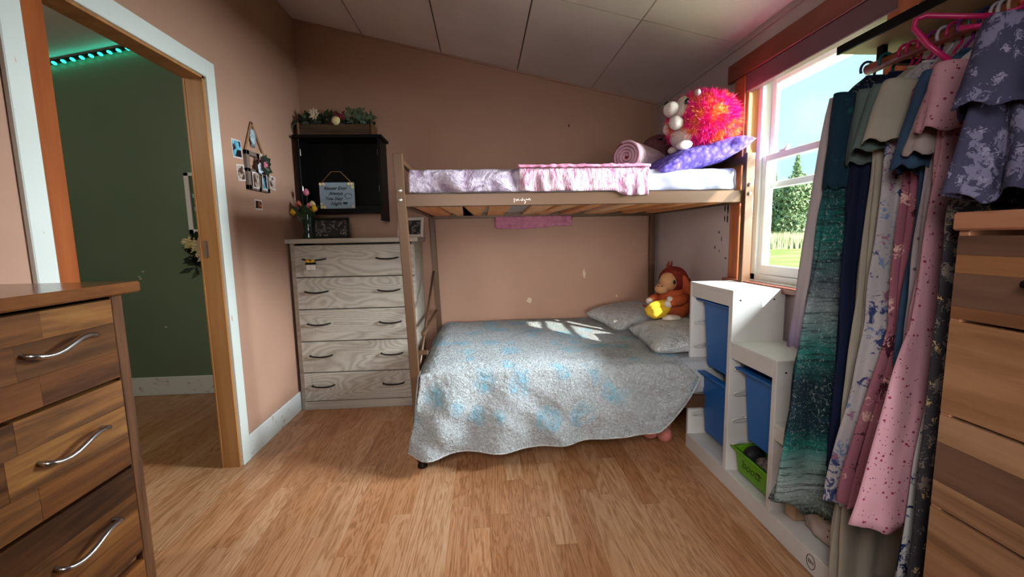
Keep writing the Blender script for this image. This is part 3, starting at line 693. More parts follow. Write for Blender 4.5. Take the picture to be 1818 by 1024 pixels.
for s_ in (0, 1):
    obj('eye', MB().ell(fc+Vector((.022, -.062+.1*s_, .03)), (.010, .006, .018), E3(0, .5, 0), 12, 8), M['eye'], T)
obj('ear', MB().ell(C0+Vector((-.085, -.095, .125)), (.016, .02, .018), None, 14, 8), M['cream'], T)
obj('ear', MB().ell(C0+Vector((-.06, .09, .135)), (.016, .02, .018), None, 14, 8), M['cream'], T)
obj('paw', MB().ell(C0+Vector((-.185, -.075, -.02)), (.038, .034, .036), None, 20, 12), M['cream'], T)
obj('paw', MB().ell(C0+Vector((-.16, .06, -.02)), (.038, .036, .036), None, 20, 12), M['cream'], T)
obj('belly', MB().ell(C0+Vector((-.12, -.01, -.075)), (.06, .085, .065), None, 20, 12), M['cream'], T)
obj('foot', MB().ell(C0+Vector((-.145, -.09, -.135)), (.05, .03, .024), E3(0, -.2, .3), 20, 12), M['cream'], T)
obj('foot', MB().ell(C0+Vector((-.12, .05, -.13)), (.05, .034, .026), E3(0, -.2, -.3), 20, 12), M['cream'], T)

# orange monkey with plush banana on the lower bunk
K = Vector((1.26, 2.80, .635))
T = thing('monkey_soft_toy', 'orange plush monkey with long ears sitting at head of lower bunk', 'soft toy', K)
def ke(nm, d, r, mt, rot=None, lab=None): return obj(nm, MB().ell(K+Vector(d), r, rot, 26, 16), M[mt], T, label=lab)
ke('body', (.02, 0, .12), (.115, .10, .125), 'orangeplush')
ke('head', (.00, -.01, .27), (.095, .09, .088), 'redbrown', None, 'dark red-brown head')
ke('face', (-.045, -.045, .262), (.062, .058, .062), 'tan', E3(0, .3, 0), 'tan face')
ke('muzzle', (-.095, -.05, .215), (.046, .044, .036), 'tan')
for q in (0, 1): ke('nostril', (-.128+.02*q, -.075-.01*q, .235), (.006, .004, .003), 'eye')
ke('eye', (-.035, -.104, .262), (.009, .007, .014), 'eye'); ke('eye', (-.10, -.02, .275), (.006, .008, .013), 'eye')
ke('ear', (.055, -.075, .235), (.028, .034, .075), 'orangeplush', E3(.1, -.35, 0)); ke('ear', (.105, -.01, .225), (.03, .03, .075), 'redbrown', E3(0, -.4, 0))
obj('hair_tuft', MB().tube([K+Vector(p) for p in ((-.035, -.02, .34), (-.045, -.02, .365), (-.035, -.02, .395))], [.018, .011, .002], 8).tube([K+Vector(p) for p in ((-.035, -.02, .34), (-.02, -.02, .37), (-.018, -.02, .40))], [.014, .008, .001], 8), M['redbrown'], T)
arm = obj('arm', MB().tube([K+Vector(p) for p in ((.05, -.085, .155), (.0, -.13, .15), (-.045, -.135, .145), (-.075, -.13, .135))], [.034, .036, .033, .028], 12), M['orangeplush'], T)
obj('hand', MB().ell(K+Vector((-.085, -.13, .125)), (.030, .026, .026), None, 14, 10).ell(K+Vector((-.078, -.14, .158)), (.02, .018, .02), None, 12, 8), M['cream'], arm)
arm = obj('arm', MB().tube([K+Vector(p) for p in ((-.07, .03, .15), (-.13, .0, .14), (-.16, -.03, .135))], [.03, .03, .026], 12), M['orangeplush'], T)
obj('hand', MB().ell(K+Vector((-.17, -.04, .135)), (.024, .022, .022), None, 14, 10), M['cream'], arm)
ke('foot', (-.055, -.12, .03), (.065, .035, .025), 'cream', E3(0, 0, .1)); ke('leg', (-.02, .09, .03), (.08, .04, .035), 'orangeplush')
T = thing('plush_banana', 'yellow plush banana slice held in front of orange monkey', 'soft toy', K+Vector((-.14, -.09, .06)))
bc = K+Vector((-.145, -.105, .09))
obj('banana_body', MB().tube([bc+Vector(p) for p in ((-.075, 0, .015), (-.055, -.005, -.005), (-.02, -.008, -.018), (.025, -.006, -.012), (.06, 0, .012), (.085, .005, .042))], [.012, .035, .046, .045, .036, .014], 14), M['yellow'], T)
obj('stem', MB().tube([bc+Vector((-.07, 0, .012)), bc+Vector((-.095, 0, .03))], [.009, .005], 8), M['redbrown'], T)
obj('peel', MB().ell(bc+Vector((-.0, -.01, .028)), (.075, .03, .03), E3(0, -.25, 0), 18, 10), M['yellow'], T)

# under the bed
T = thing('pink_soft_toy', 'pink plush toy lying on floor under right end of bed', 'soft toy', (1.0, 2.40, 0))
obj('body', MB().ell((1.03, 2.44, .075), (.075, .075, .075), None, 20, 12), M['pinkplush'], T)
obj('leg', MB().ell((.95, 2.36, .07), (.05, .045, .05), None, 16, 10), M['pinkplush'], T)
obj('leg', MB().ell((1.03, 2.35, .048), (.045, .05, .046), None, 16, 10), M['pinkplush'], T)
obj('arm', MB().ell((.90, 2.42, .09), (.04, .035, .04), None, 16, 10), M['pinkplush'], T)
T = thing('storage_box', 'brown cardboard box standing on floor under the bed', 'box', (-.15, 2.48, 0))
obj('box_body', MB().box((-.30, 2.34, 0), (-.015, 2.62, .16), .003), M['cardboard'], T)
obj('lid', MB().box((-.305, 2.335, .15), (-.01, 2.625, .175), .003), M['cardboard'], T)

# ------------------------------------------------------------ grey chest of drawers
DX0, DX1, DY, DH = -1.315, -.475, 3.075, 1.185
T = thing('chest_of_drawers', 'tall grey wood-grain chest of five drawers with bronze handles', 'chest of drawers', ((DX0+DX1)/2, 3.27, 0))
obj('top', MB().box((DX0-.02, DY-.03, DH-.0), (DX1+.03, YB-.018, DH+.032), .003), M['greyplain'], T)
obj('side_panel', MB().box((DX0-.005, DY+.012, .0), (DX0+.018, YB-.02, DH), .002), M['blackmetal'], T, label='side panel coloured dark as a shadow gap')  # near-black material paints the shade beside the chest
obj('side_panel', MB().box((DX1-.018, DY+.004, .0), (DX1, YB-.02, DH), .002), M['greyplain'], T)
obj('back_panel', MB().box((DX0+.02, YB-.03, .03), (DX1-.02, YB-.02, DH)), M['greyplain'], T)
obj('stile', MB().box((DX0+.0, DY+.004, 0), (DX0+.028, DY+.02, DH), .001), M['greyplain'], T)
obj('plinth', MB().box((DX0+.02, DY-.003, 0), (DX1-.0, DY+.02, .062), .002), M['greyplain'], T)
zs = [.066, .275, .50, .728, .952, 1.175]
for i in range(5):
    z0, z1 = zs[i]+.003, zs[i+1]-.003
    d = obj('drawer', MB().box((DX0+.03, DY-.012, z0), (DX1-.004, DY+.006, z1), .003).box((DX0+.045, DY+.006, z0+.02), (DX1-.03, YB-.06, z1-.03)), M['grey'], T)
    for gx_ in (DX0+.085, DX0+.12, DX1-.06, DX1-.095):
        obj('groove', MB().box((gx_, DY-.0128, z0+.004), (gx_+.003, DY-.0115, z1-.004)), M['greyplain'], d)
    zm = z0+(z1-z0)*.57
    for hx in (DX0+.165, DX1-.185):
        pts = [(hx-.075, DY-.012, zm), (hx-.072, DY-.035, zm), (hx-.04, DY-.040, zm-.006), (hx, DY-.042, zm-.008), (hx+.04, DY-.040, zm-.006), (hx+.072, DY-.035, zm), (hx+.075, DY-.012, zm)]
        obj('handle', MB().tube(pts, .0055, 8), M['blackmetal'], d)
        if i == 4 and hx < -1: hh_ = (hx, DY-.05, zm)
T2 = thing('hanging_tag', 'small charm with yellow bow and white panels hanging from drawer handle', 'tag', (hh_[0]-.01, hh_[1], hh_[2]-.07))
obj('bow', MB().ell((hh_[0]-.03, hh_[1]-.006, hh_[2]-.012), (.016, .006, .010), E3(0, .4, 0), 10, 8).ell((hh_[0]+.0, hh_[1]-.006, hh_[2]-.012), (.016, .006, .010), E3(0, -.4, 0), 10, 8), M['petal_y'], T2)
obj('cord', MB().tube([(hh_[0]-.012, hh_[1], hh_[2]+.004), (hh_[0]-.012, hh_[1]-.003, hh_[2]-.03)], .002, 6), M['petal_y'], T2)
obj('band', MB().box((hh_[0]-.048, hh_[1]-.006, hh_[2]-.036), (hh_[0]+.022, hh_[1], hh_[2]-.022), .001), M['black'], T2)
for k in range(2): obj('panel', MB().box((hh_[0]-.043+k*.031, hh_[1]-.004, hh_[2]-.072), (hh_[0]-.014+k*.031, hh_[1], hh_[2]-.037), .001), M['foil'], T2)

# things on the chest
ZT = DH+.032
def flower(mb_, c, r, n_, seed, tilt=.5, wd=.45):
    rr = random.Random(seed)
    for k in range(n_):
        q = 2*PI*k/n_+rr.random()*.4; d = Vector((math.cos(q), math.sin(q)*.8, 0)); upv = Vector((0, -.6, .8)); side = Vector((-math.sin(q), math.cos(q), 0))
        # facing the room
        dd = Vector((math.cos(q), -.25-.2*rr.random(), math.sin(q))); ss = Vector((-math.sin(q), 0, math.cos(q)))
        p = Vector(c); a_ = p+dd*r*.5+ss*r*wd*.6; b_ = p+dd*r; e_ = p+dd*r*.5-ss*r*wd*.6
        mb_.add([p, a_, b_, e_, p+dd*r*.5+Vector((0, -r*.18, 0))], [(0, 4, 1), (1, 4, 2), (2, 4, 3), (3, 4, 0)])
    return mb_
def leaves(mb_, c, r, n_, seed, spread=(1, .5, .6), ln=.05, wd=.3):
    rr = random.Random(seed)
    for k in range(n_):
        p = Vector((c[0]+rr.uniform(-1, 1)*r*spread[0], c[1]+rr.uniform(-1, 1)*r*spread[1], c[2]+rr.uniform(-.6, 1)*r*spread[2]))
        d = Vector((rr.gauss(0, 1), -abs(rr.gauss(0, .5)), rr.gauss(.3, .8))).normalized()*ln*rr.uniform(.6, 1.2); s_ = d.cross(Vector((.3, 1, .2))).normalized()*ln*wd
        mb_.add([p, p+d*.5+s_, p+d, p+d*.5-s_], [(0, 1, 2, 3)], True)
    return mb_
V0 = (-1.228, 3.20, ZT)
T = thing('tulip_vase', 'dark green glass vase of fabric tulips standing on grey chest', 'vase', V0)
obj('vase', MB().lathe([(.040, 0), (.042, .01), (.030, .05), (.034, .12), (.046, .17), (.042, .18), (.03, .12)], V0, 20), M['teal_glass'], T)
obj('stem', MB().tube([(V0[0], V0[1], ZT+.05), (V0[0]+.005, V0[1], ZT+.30)], .003, 6).tube([(V0[0], V0[1], ZT+.1), (V0[0]-.05, V0[1], ZT+.22)], .003, 6).tube([(V0[0], V0[1], ZT+.1), (V0[0]+.05, V0[1], ZT+.22)], .003, 6), M['leaf'], T)
def tulip(d, mt, s_=1.0):
    o_ = obj('tulip_head', MB().lathe([(.004, 0), (.019*s_, .012), (.021*s_, .026), (.013*s_, .042), (.004, .05)], (V0[0]+d[0], V0[1]+d[1], ZT+d[2]), 10), M[mt], T)
tulip((.005, -.01, .30), 'petal_p'); tulip((-.055, -.02, .205), 'petal_p', 1.1); tulip((-.04, -.04, .215), 'petal_o'); tulip((.045, -.02, .215), 'petal_c', 1.1); tulip((.03, -.04, .20), 'petal_p')
tulip((.062, -.045, .185), 'petal_y', 1.2); tulip((-.085, -.03, .165), 'petal_y', 1.1)
obj('leaves', leaves(MB(), (V0[0], V0[1]-.02, ZT+.17), .06, 24, 3, ln=.07), M['leaf'], T)
def easel_frame(nm, lab, c, w_, h_, rotz, mf, mp, bw=.016, group=None, inner='print'):
    T_ = thing(nm, lab, 'picture frame', c, rotz, group); ti = math.radians(-10); rt = Matrix.Rotation(ti, 3, 'X')
    def tb(a_, b_): 
        mb2 = MB().box(a_, b_, .002); mb2.v = [tuple(rt @ Vector(p)) for p in mb2.v]; return mb2
    for a_, b_ in (((-w_/2, 0, 0), (w_/2, .016, bw)), ((-w_/2, 0, h_-bw), (w_/2, .016, h_)), ((-w_/2, 0, bw), (-w_/2+bw, .016, h_-bw)), ((w_/2-bw, 0, bw), (w_/2, .016, h_-bw))):
        obj('frame_side', tb(a_, b_), M[mf], T_, local=True)
    obj('backing', tb((-w_/2+.004, .012, .004), (w_/2-.004, .017, h_-.004)), M['black'], T_, local=True)
    o_ = obj(inner, tb((-w_/2+bw, .008, bw), (w_/2-bw, .012, h_-bw)), M[mp], T_, local=True)
    return T_, o_, rt
ef, pr_, rt = easel_frame('picture_frame', 'dark framed black and white picture beside tulip vase', (-1.075, 3.19, ZT), .25, .15, .05, 'blackmetal', 'ph_bw')
easel_frame('picture_frame', 'cream framed dark picture half hidden behind left bed post', (-.53, 3.26, ZT), .20, .145, -.25, 'cream', 'ph_bw', .02)
# wall cabinet
CX0, CX1, CY0, CZ0, CZ1 = -1.30, -.715, 3.27, 1.40, 1.925
T = thing('wall_cabinet', 'black open-fronted wall cabinet hung above grey chest', 'cabinet', ((CX0+CX1)/2, 3.4, CZ0))
obj('side_panel', MB().box((CX0, CY0, CZ0), (CX0+.02, YB, CZ1), .002), M['black'], T)
obj('side_panel', MB().prism([(CY0, CZ0-.06), (YB, CZ0-.06), (YB, CZ1), (CY0, CZ1)], 'x', CX1-.02, CX1), M['black'], T)
obj('top_panel', MB().box((CX0-.02, CY0-.02, CZ1), (CX1+.02, YB, CZ1+.022), .004), M['black'], T)
obj('shelf', MB().box((CX0+.02, CY0+.005, CZ0), (CX1-.02, YB, CZ0+.025), .002), M['black'], T)
obj('shelf_edge', MB().box((CX0+.02, CY0-.004, CZ0+.02), (CX1-.02, CY0+.012, CZ0+.05), .002), M['black'], T)
obj('back_panel', MB().box((CX0+.02, YB-.012, CZ0+.02), (CX1-.02, YB, CZ1)), M['black'], T)
for xx in (CX0+.021, CX1-.024):
    for zz in (CZ0+.15, CZ1-.12): obj('hinge', MB().box((xx, CY0+.006, zz), (xx+.004, CY0+.02, zz+.045), .001), M['bolt'], T)
# planter box on top
BZ = CZ1+.022
T = thing('planter_box', 'rustic wooden planter box with flowers and greenery on black cabinet', 'planter', (-1.03, 3.38, BZ))
obj('front_board', MB().box((-1.29, 3.31, BZ), (-.77, 3.322, BZ+.085), .002), wood('rustic_brown', ['#2e2016', '#4a3624', '#5a442e'], 'x', 1, .7), T)
obj('back_board', MB().box((-1.29, 3.44, BZ), (-.77, 3.452, BZ+.085), .002), M['ldf'], T)
obj('end_board', MB().box((-1.30, 3.305, BZ), (-1.285, 3.457, BZ+.095), .002), M['ldf'], T)
obj('end_board', MB().box((-.785, 3.305, BZ), (-.77, 3.457, BZ+.09), .002), M['ldf'], T)
obj('base_board', MB().box((-1.285, 3.322, BZ), (-.785, 3.44, BZ+.012)), M['ldf'], T)
obj('dark_foliage', leaves(MB(), (-1.05, 3.37, BZ+.095), .27, 150, 5, (1, .15, .10), .05), M['leafd'], T)
obj('foliage', leaves(MB(), (-1.14, 3.35, BZ+.125), .07, 60, 6, (1.6, .4, .5), .05), M['leaf'], T)
obj('fern_sprig', leaves(MB(), (-.90, 3.34, BZ+.14), .05, 70, 8, (1, .4, 1), .045, .22), M['leafg'], T)
obj('fern_sprig', leaves(MB(), (-.82, 3.34, BZ+.115), .05, 60, 9, (1, .4, .5), .05, .22), M['leafg'], T)
obj('trailing_leaf', MB().tube([(-1.29, 3.31, BZ+.1), (-1.318, 3.30, BZ+.08), (-1.322, 3.30, BZ+.03)], [.006, .008, .002], 6), M['leafd'], T)
obj('white_bloom', flower(flower(MB(), (-1.175, 3.32, BZ+.155), .045, 9, 1), (-1.17, 3.315, BZ+.15), .03, 7, 2), M['petal_w'], T)
cb = obj('cream_bloom', MB().ell((-1.02, 3.295, BZ+.105), (.03, .022, .032), E3(0, .4, 0), 14, 10), M['petal_c'], T)
obj('sepal', leaves(MB(), (-1.0, 3.30, BZ+.125), .03, 16, 4, (1.4, .4, .7), .045), M['petal_m'], T)
# sign leaning in the cabinet, hung on twine
sw, sh = .245, .185; sx0, sz0 = -1.155, CZ0+.030; sy = 3.255
T = thing('hanging_sign', 'blue-grey handwritten sign with floral corners on twine in black cabinet', 'sign', (sx0+sw/2, sy, sz0))
obj('board', MB().box((sx0, sy, sz0), (sx0+sw, sy+.008, sz0+sh), .002), M['signblue'], T)
obj('twine', MB().tube([(sx0+.015, sy-.001, sz0+sh-.005), (sx0+.09, sy, sz0+sh+.075), (sx0+.155, sy, sz0+sh+.075), (sx0+sw-.015, sy-.001, sz0+sh-.005)], .0022, 6), M['twine'], T)
for k, (fx, fz) in enumerate(((.012, .012), (sw-.012, .014), (.012, sh-.012), (sw-.012, sh-.012), (.032, .012), (.034, sh-.012), (sw-.034, sh-.012), (.012, .034), (sw-.010, sh-.034))):
    obj('corner_bloom', flower(MB(), (sx0+fx, sy-.002, sz0+fz), .013, 6, k, wd=.7), M['petal_w' if k % 2 else 'petal_c'], T)
def text(body, loc, size, rot, mat, parent, shear=.3, name='lettering', ext=.0004, sxy=1.0):
    cu = bpy.data.curves.new(name, 'FONT'); cu.body = body; cu.size = size; cu.shear = shear; cu.align_x = 'CENTER'; cu.align_y = 'CENTER'; cu.extrude = ext; cu.resolution_u = 3; cu.offset = size*.012
    tmp = bpy.data.objects.new(name+'_tmp', cu); COL.objects.link(tmp); bpy.context.view_layer.update()
    me = bpy.data.meshes.new_from_object(tmp.evaluated_get(bpy.context.evaluated_depsgraph_get())); bpy.data.objects.remove(tmp)
    o_ = bpy.data.objects.new(name, me); COL.objects.link(o_); me.materials.clear(); me.materials.append(mat); o_.parent = parent
    o_.location = Vector(loc)-root_loc(parent); o_.rotation_euler = rot; o_.scale = (sxy, 1, 1); return o_
cxs = sx0+sw/2-.005
for k, (s_, dx_) in enumerate((('Never Ever', -.005), ('Always', -.005), ('You Stay', -.02), ('Night', -.005))):
    text(s_, (cxs+dx_, sy-.0015, sz0+sh-.042-k*.036), .034, (PI/2, 0, 0), M['ink'], T)
obj('doodle', MB().box((cxs+.045, sy-.001, sz0+.030), (cxs+.075, sy, sz0+.046)), M['ink'], T)
obj('doodle', MB().tube([(cxs+.085+.026*math.cos(q*.5), sy-.001, sz0+.088+.018*math.sin(q*.5)) for q in range(12)], .0015, 5), M['ink'], T)

# ------------------------------------------------------------ wall decor on the left wall
def xbox(a_, b_, bev=.001): return MB().box(a_, b_, bev)
T = thing('window_frame_decoration', 'weathered little window frame hung on beige ribbon with pink flowers', 'wall decoration', (XL, 2.73, 1.52))
y0_, y1_, z0_, z1_ = 2.625, 2.87, 1.505, 1.725
for a_, b_ in (((y0_, z0_), (y0_+.03, z1_)), ((y1_-.03, z0_), (y1_, z1_)), ((y0_, z0_), (y1_, z0_+.025)), ((y0_, z1_-.025), (y1_, z1_)), (((y0_+y1_)/2-.010, z0_), ((y0_+y1_)/2+.018, z1_)), ((y0_, 1.605), (y1_, 1.625))):
    obj('frame_bar', xbox((XL, a_[0], a_[1]), (XL+.02, b_[0], b_[1])), M['greywood'], T)
for pa, pb in (((y0_+.01, z1_-.01), (2.735, 1.90)), ((2.735, 1.90), (y1_-.01, z1_-.01))):
    A = Vector((XL+.006, pa[0], pa[1])); B = Vector((XL+.006, pb[0], pb[1])); nn_ = (B-A).cross(Vector((1, 0, 0))).normalized()*.009
    obj('ribbon', MB().hexa([A-nn_, A+nn_, A+nn_+Vector((.003, 0, 0)), A-nn_+Vector((.003, 0, 0))], [B-nn_, B+nn_, B+nn_+Vector((.003, 0, 0)), B-nn_+Vector((.003, 0, 0))]), M['ribbon'], T)
def wflower(c, r, n_, seed):
    b_ = flower(MB(), (0, 0, 0), r, n_, seed, wd=.8); rz = Matrix.Rotation(PI/2, 3, 'Z'); b_.v = [tuple(rz @ Vector(p)+Vector(c)) for p in b_.v]; return b_
for k, (yy, zz, r_, mt) in enumerate(((2.76, 1.665, .038, 'petal_p'), (2.80, 1.645, .042, 'petal_p'), (2.73, 1.635, .036, 'petal_b'), (2.755, 1.705, .025, 'petal_w'), (2.735, 1.67, .022, 'petal_m'), (2.83, 1.65, .022, 'petal_m'), (2.85, 1.69, .014, 'petal_c'))):
    obj('bloom', wflower((XL+.03, yy, zz), r_, 8, k), M[mt], T)
obj('greenery', wflower((XL+.024, 2.79, 1.66), .07, 9, 77), M['leafd'], T)
T = thing('feather_ornament', 'blue and white patterned teardrop ornament hung inside the ribbon triangle', 'ornament', (XL, 2.725, 1.775))
obj('ornament_body', MB().ell((XL+.012, 2.725, 1.815), (.010, .030, .045), None, 12, 10), fabric('blue_white_print', '#5e7f92', '#c3cfd2', 90, .1), T)
for k in (-1, 0, 1): obj('tassel', MB().tube([(XL+.012, 2.725+k*.012, 1.78), (XL+.012, 2.725+k*.016, 1.755)], [.006, .003], 6), M['signblue'], T)
def wphoto(lab, y0, y1, z0, z1, tilt, mp, x=XL+.001):
    T_ = thing('photo', lab, 'photo', (x, (y0+y1)/2, z0), 0, 'photo prints stuck to the left wall')
    rt = Matrix.Rotation(tilt, 3, 'X'); c = Vector((x, (y0+y1)/2, (z0+z1)/2))
    b1 = MB().box((x, y0, z0), (x+.0015, y1, z1)); b2 = MB().box((x+.0015, y0+.007, z0+.008), (x+.0022, y1-.007, z1-.007))
    for b_ in (b1, b2): b_.v = [tuple(rt @ (Vector(p)-c)+c) for p in b_.v]
    obj('paper', b1, M['foil'], T_); obj('image', b2, M[mp], T_)
wphoto('blue beach photo stuck on wall left of little window frame', 2.515, 2.61, 1.665, 1.765, .05, 'ph_blue')
wphoto('sepia photo low on wall left of little window frame', 2.545, 2.625, 1.545, 1.635, .1, 'ph_sepia')
wphoto('sepia photo on wall right of little window frame', 2.905, 2.99, 1.535, 1.62, -.08, 'ph_sepia')
wphoto('lowest photo with red candlelight under little window frame', 2.705, 2.79, 1.395, 1.455, 0, 'ph_dark')
wphoto('photo tucked in lower left opening of little window frame', 2.665, 2.735, 1.515, 1.61, .03, 'ph_sepia', XL+.021)
wphoto('blue photo tucked in lower right opening of little window frame', 2.775, 2.835, 1.515, 1.61, -.03, 'ph_blue', XL+.021)

# ------------------------------------------------------------ hall: led strip, mirror, flowers
T = thing('led_strip', 'glowing teal light strip along top of green hall wall', 'light strip', (-2.7, 3.5, 2.5))
st = MB().hexa([(-3.3, 3.50, hz(-3.3)-.035), (-2.25, 3.50, hz(-2.25)-.035), (-2.25, 3.53, hz(-2.25)-.035), (-3.3, 3.53, hz(-3.3)-.035)], [(-3.3, 3.50, hz(-3.3)-.02), (-2.25, 3.50, hz(-2.25)-.02), (-2.25, 3.53, hz(-2.25)-.02), (-3.3, 3.53, hz(-3.3)-.02)])
obj('strip', st, M['black'], T)
for k in range(15):
    xx = -3.22+k*.064; obj('light_diode', MB().ell((xx, 3.495, hz(xx)-.045), (.020, .010, .010), E3(0, .5, 0), 10, 6), M['led'], T)
T = thing('mirror', 'narrow white framed mirror on green hall wall', 'mirror', (-2.0, 3.52, 1.29))
mx0, mx1, mz0, mz1 = -2.235, -1.86, 1.27, 1.73
for a_, b_ in (((mx0, mz0), (mx0+.035, mz1)), ((mx1-.035, mz0), (mx1, mz1)), ((mx0, mz0), (mx1, mz0+.035)), ((mx0, mz1-.025), (mx1, mz1))):
    obj('frame_bar', MB().box((a_[0], 3.505, a_[1]), (b_[0], 3.53, b_[1]), .002), M['white'], T)
obj('mirror_glass', MB().box((mx0+.03, 3.52, mz0+.03), (mx1-.03, 3.526, mz1-.02)), M['mirror'], T)
for k, (xx, zz) in enumerate(((-2.17, 1.56), (-2.165, 1.46), (-2.15, 1.37))): obj('petal_sticker', flower(MB(), (xx, 3.517, zz), .022, 5, k, wd=.8), M['petal_b'], T)
T = thing('hanging_flowers', 'bunch of cream and white fabric flowers on green hall wall below mirror', 'flowers', (-2.14, 3.5, 1.0))
for k, (xx, zz, r_, mt) in enumerate(((-2.205, 1.20, .06, 'petal_c'), (-2.14, 1.19, .055, 'petal_w'), (-2.10, 1.22, .045, 'petal_c'), (-2.12, 1.10, .06, 'petal_w'), (-2.17, 1.13, .045, 'petal_c'), (-2.08, 1.08, .05, 'petal_w'), (-2.24, 1.21, .035, 'petal_w'))):
    obj('bloom', flower(flower(MB(), (xx, 3.47, zz), r_, 9, k), (xx, 3.46, zz), r_*.6, 7, k+9), M[mt], T)
obj('leaves', leaves(MB(), (-2.12, 3.50, 1.13), .12, 70, 12, (1, .2, 1.1), .08), M['leafd'], T)
obj('leaves', leaves(MB(), (-2.18, 3.49, 1.05), .05, 16, 13, (.8, .2, 1.4), .10, .2), M['leafd'], T)
# ------------------------------------------------------------ stained pine dresser (left foreground)
LX, LY1, LY0 = -.868, 1.088, .12
T = thing('pine_dresser', 'rustic stained pine dresser with wavy metal handles in left foreground', 'dresser', (-1.1, .6, 0))
obj('top', MB().box((-1.325, LY0-.03, 1.092), (LX+.028, LY1+.032, 1.118), .004), M['ldt'], T)
obj('side_panel', MB().box((-1.32, LY1-.02, 0), (LX-.005, LY1, 1.092), .002), M['ldf'], T)
obj('side_panel', MB().box((-1.32, LY0, 0), (LX-.005, LY0+.02, 1.092), .002), M['ldf'], T)
obj('back_panel', MB().box((-1.325, LY0, .05), (-1.315, LY1, 1.09)), M['ldf'], T)
obj('stile', MB().box((LX-.02, LY1-.030, 0), (LX+.004, LY1+.003, 1.092), .003), M['ldf'], T)
obj('stile', MB().box((LX-.02, LY0, 0), (LX+.004, LY0+.03, 1.092), .003), M['ldf'], T)
obj('plinth', MB().box((LX-.022, LY0+.03, 0), (LX-.004, LY1-.03, .06)), M['ldf'], T)
dz_ = [(1.082, .897), (.889, .679), (.671, .452), (.428, .245), (.237, .065)]
rr = random.Random(21)
a_, b_ = LY0+.033, LY1-.033
for i, (zt, zb) in enumerate(dz_):
    yo = .0 if i != 2 else .0
    d = obj('drawer', MB().box((-1.29, a_+.02, zb+.01), (LX-.014, b_-.02, zt-.02)), M['ldf'], T)
    z = zb; rows = [.33, .37, .30]
    for r_ in rows:
        h_ = (zt-zb)*r_; cut = sorted([a_, b_]+[a_+(b_-a_)*(.30+.16*rr.random()), a_+(b_-a_)*(.66+.2*rr.random())])
        for q in range(len(cut)-1):
            obj('board', MB().box((LX-.014, cut[q]+.0003, z+.0003), (LX+.006+.0004*((q+i) % 2), cut[q+1]-.0003, z+h_-.0003)), M['ldw'], d)
        z += h_
    zm = zb+(zt-zb)*(.56 if i else .60)
    for yc in (.917, .32):
        pts = []; N = 16
        for k in range(N+1):
            s_ = k/N; pts.append((LX+.014+.016*math.sin(s_*PI)**.5+.004, yc-.078+.156*s_, zm+.011*math.sin((s_-.5)*2*PI*.95)))
        obj('handle', MB().tube([(LX+.006, yc-.07, zm-.004)]+pts[1:-1]+[(LX+.006, yc+.07, zm+.004)], .0058, 10), M['chrome'], d)
obj('rail', MB().box((LX-.03, a_, .43), (LX-.012, b_, .45)), M['ldf'], T)
obj('dark_round_shape', MB().ell((-.905, LY1+.022, 1.065), (.02, .022, .02), None, 14, 10), M['blackmetal'], T)  # dark round shape of unknown kind, attached to the dresser side

# ------------------------------------------------------------ hardwood chest (right foreground)
RX, RY1, RY0 = .937, .80, -.1
T = thing('hardwood_dresser', 'varnished hardwood dresser with mixed light and dark boards in right foreground', 'dresser', (1.15, .35, 0))
obj('top', MB().box((RX-.012, RY0-.02, 1.205), (1.385, RY1+.004, 1.24), .004), M['rdt'], T)
obj('side_panel', MB().box((RX+.0, RY1-.02, 0), (1.38, RY1, 1.205), .002), M['rdt'], T)
obj('side_panel', MB().box((RX+.0, RY0, 0), (1.38, RY0+.02, 1.205), .002), M['rdt'], T)
obj('back_panel', MB().box((1.37, RY0, .05), (1.38, RY1, 1.2)), M['rdt'], T)
obj('plinth', MB().box((RX+.01, RY0+.02, 0), (RX+.03, RY1-.02, .06)), M['rdt'], T)
rz_ = [(1.195, 1.032), (1.026, .836), (.83, .634), (.628, .43), (.424, .24), (.234, .065)]
rr = random.Random(5)
for i, (zt, zb) in enumerate(rz_):
    d = obj('drawer', MB().box((RX+.012, RY0+.03, zb+.01), (1.35, RY1-.03, zt-.01)), M['rdt'], T)
    rows_ = {0: [(.15, 'l'), (.40, 'd'), (.22, 'l'), (.23, 'd')], 2: [(.27, 'l'), (.43, 'd'), (.30, 'l')], 3: [(.6, 'l'), (.4, 'l')]}.get(i, [(1.0, 'l')])
    z = zb
    for q, (fr_, kd) in enumerate(rows_):
        h_ = (zt-zb)*fr_
        obj('board', MB().box((RX-.004-.0004*(q % 2), RY0+.004, z+.0002), (RX+.012, RY1-.004, z+h_-.0002)), M['rdw' if kd == 'l' else 'rdk'], d)
        z += h_
    zm = (zt+zb)/2
    for yc in ((.615, .1) if i == 0 else (.30,)):
        obj('handle', MB().tube([(RX-.004, yc-.055, zm), (RX-.028, yc-.05, zm), (RX-.03, yc+.05, zm), (RX-.004, yc+.055, zm)], .007, 8), M['black'], d)

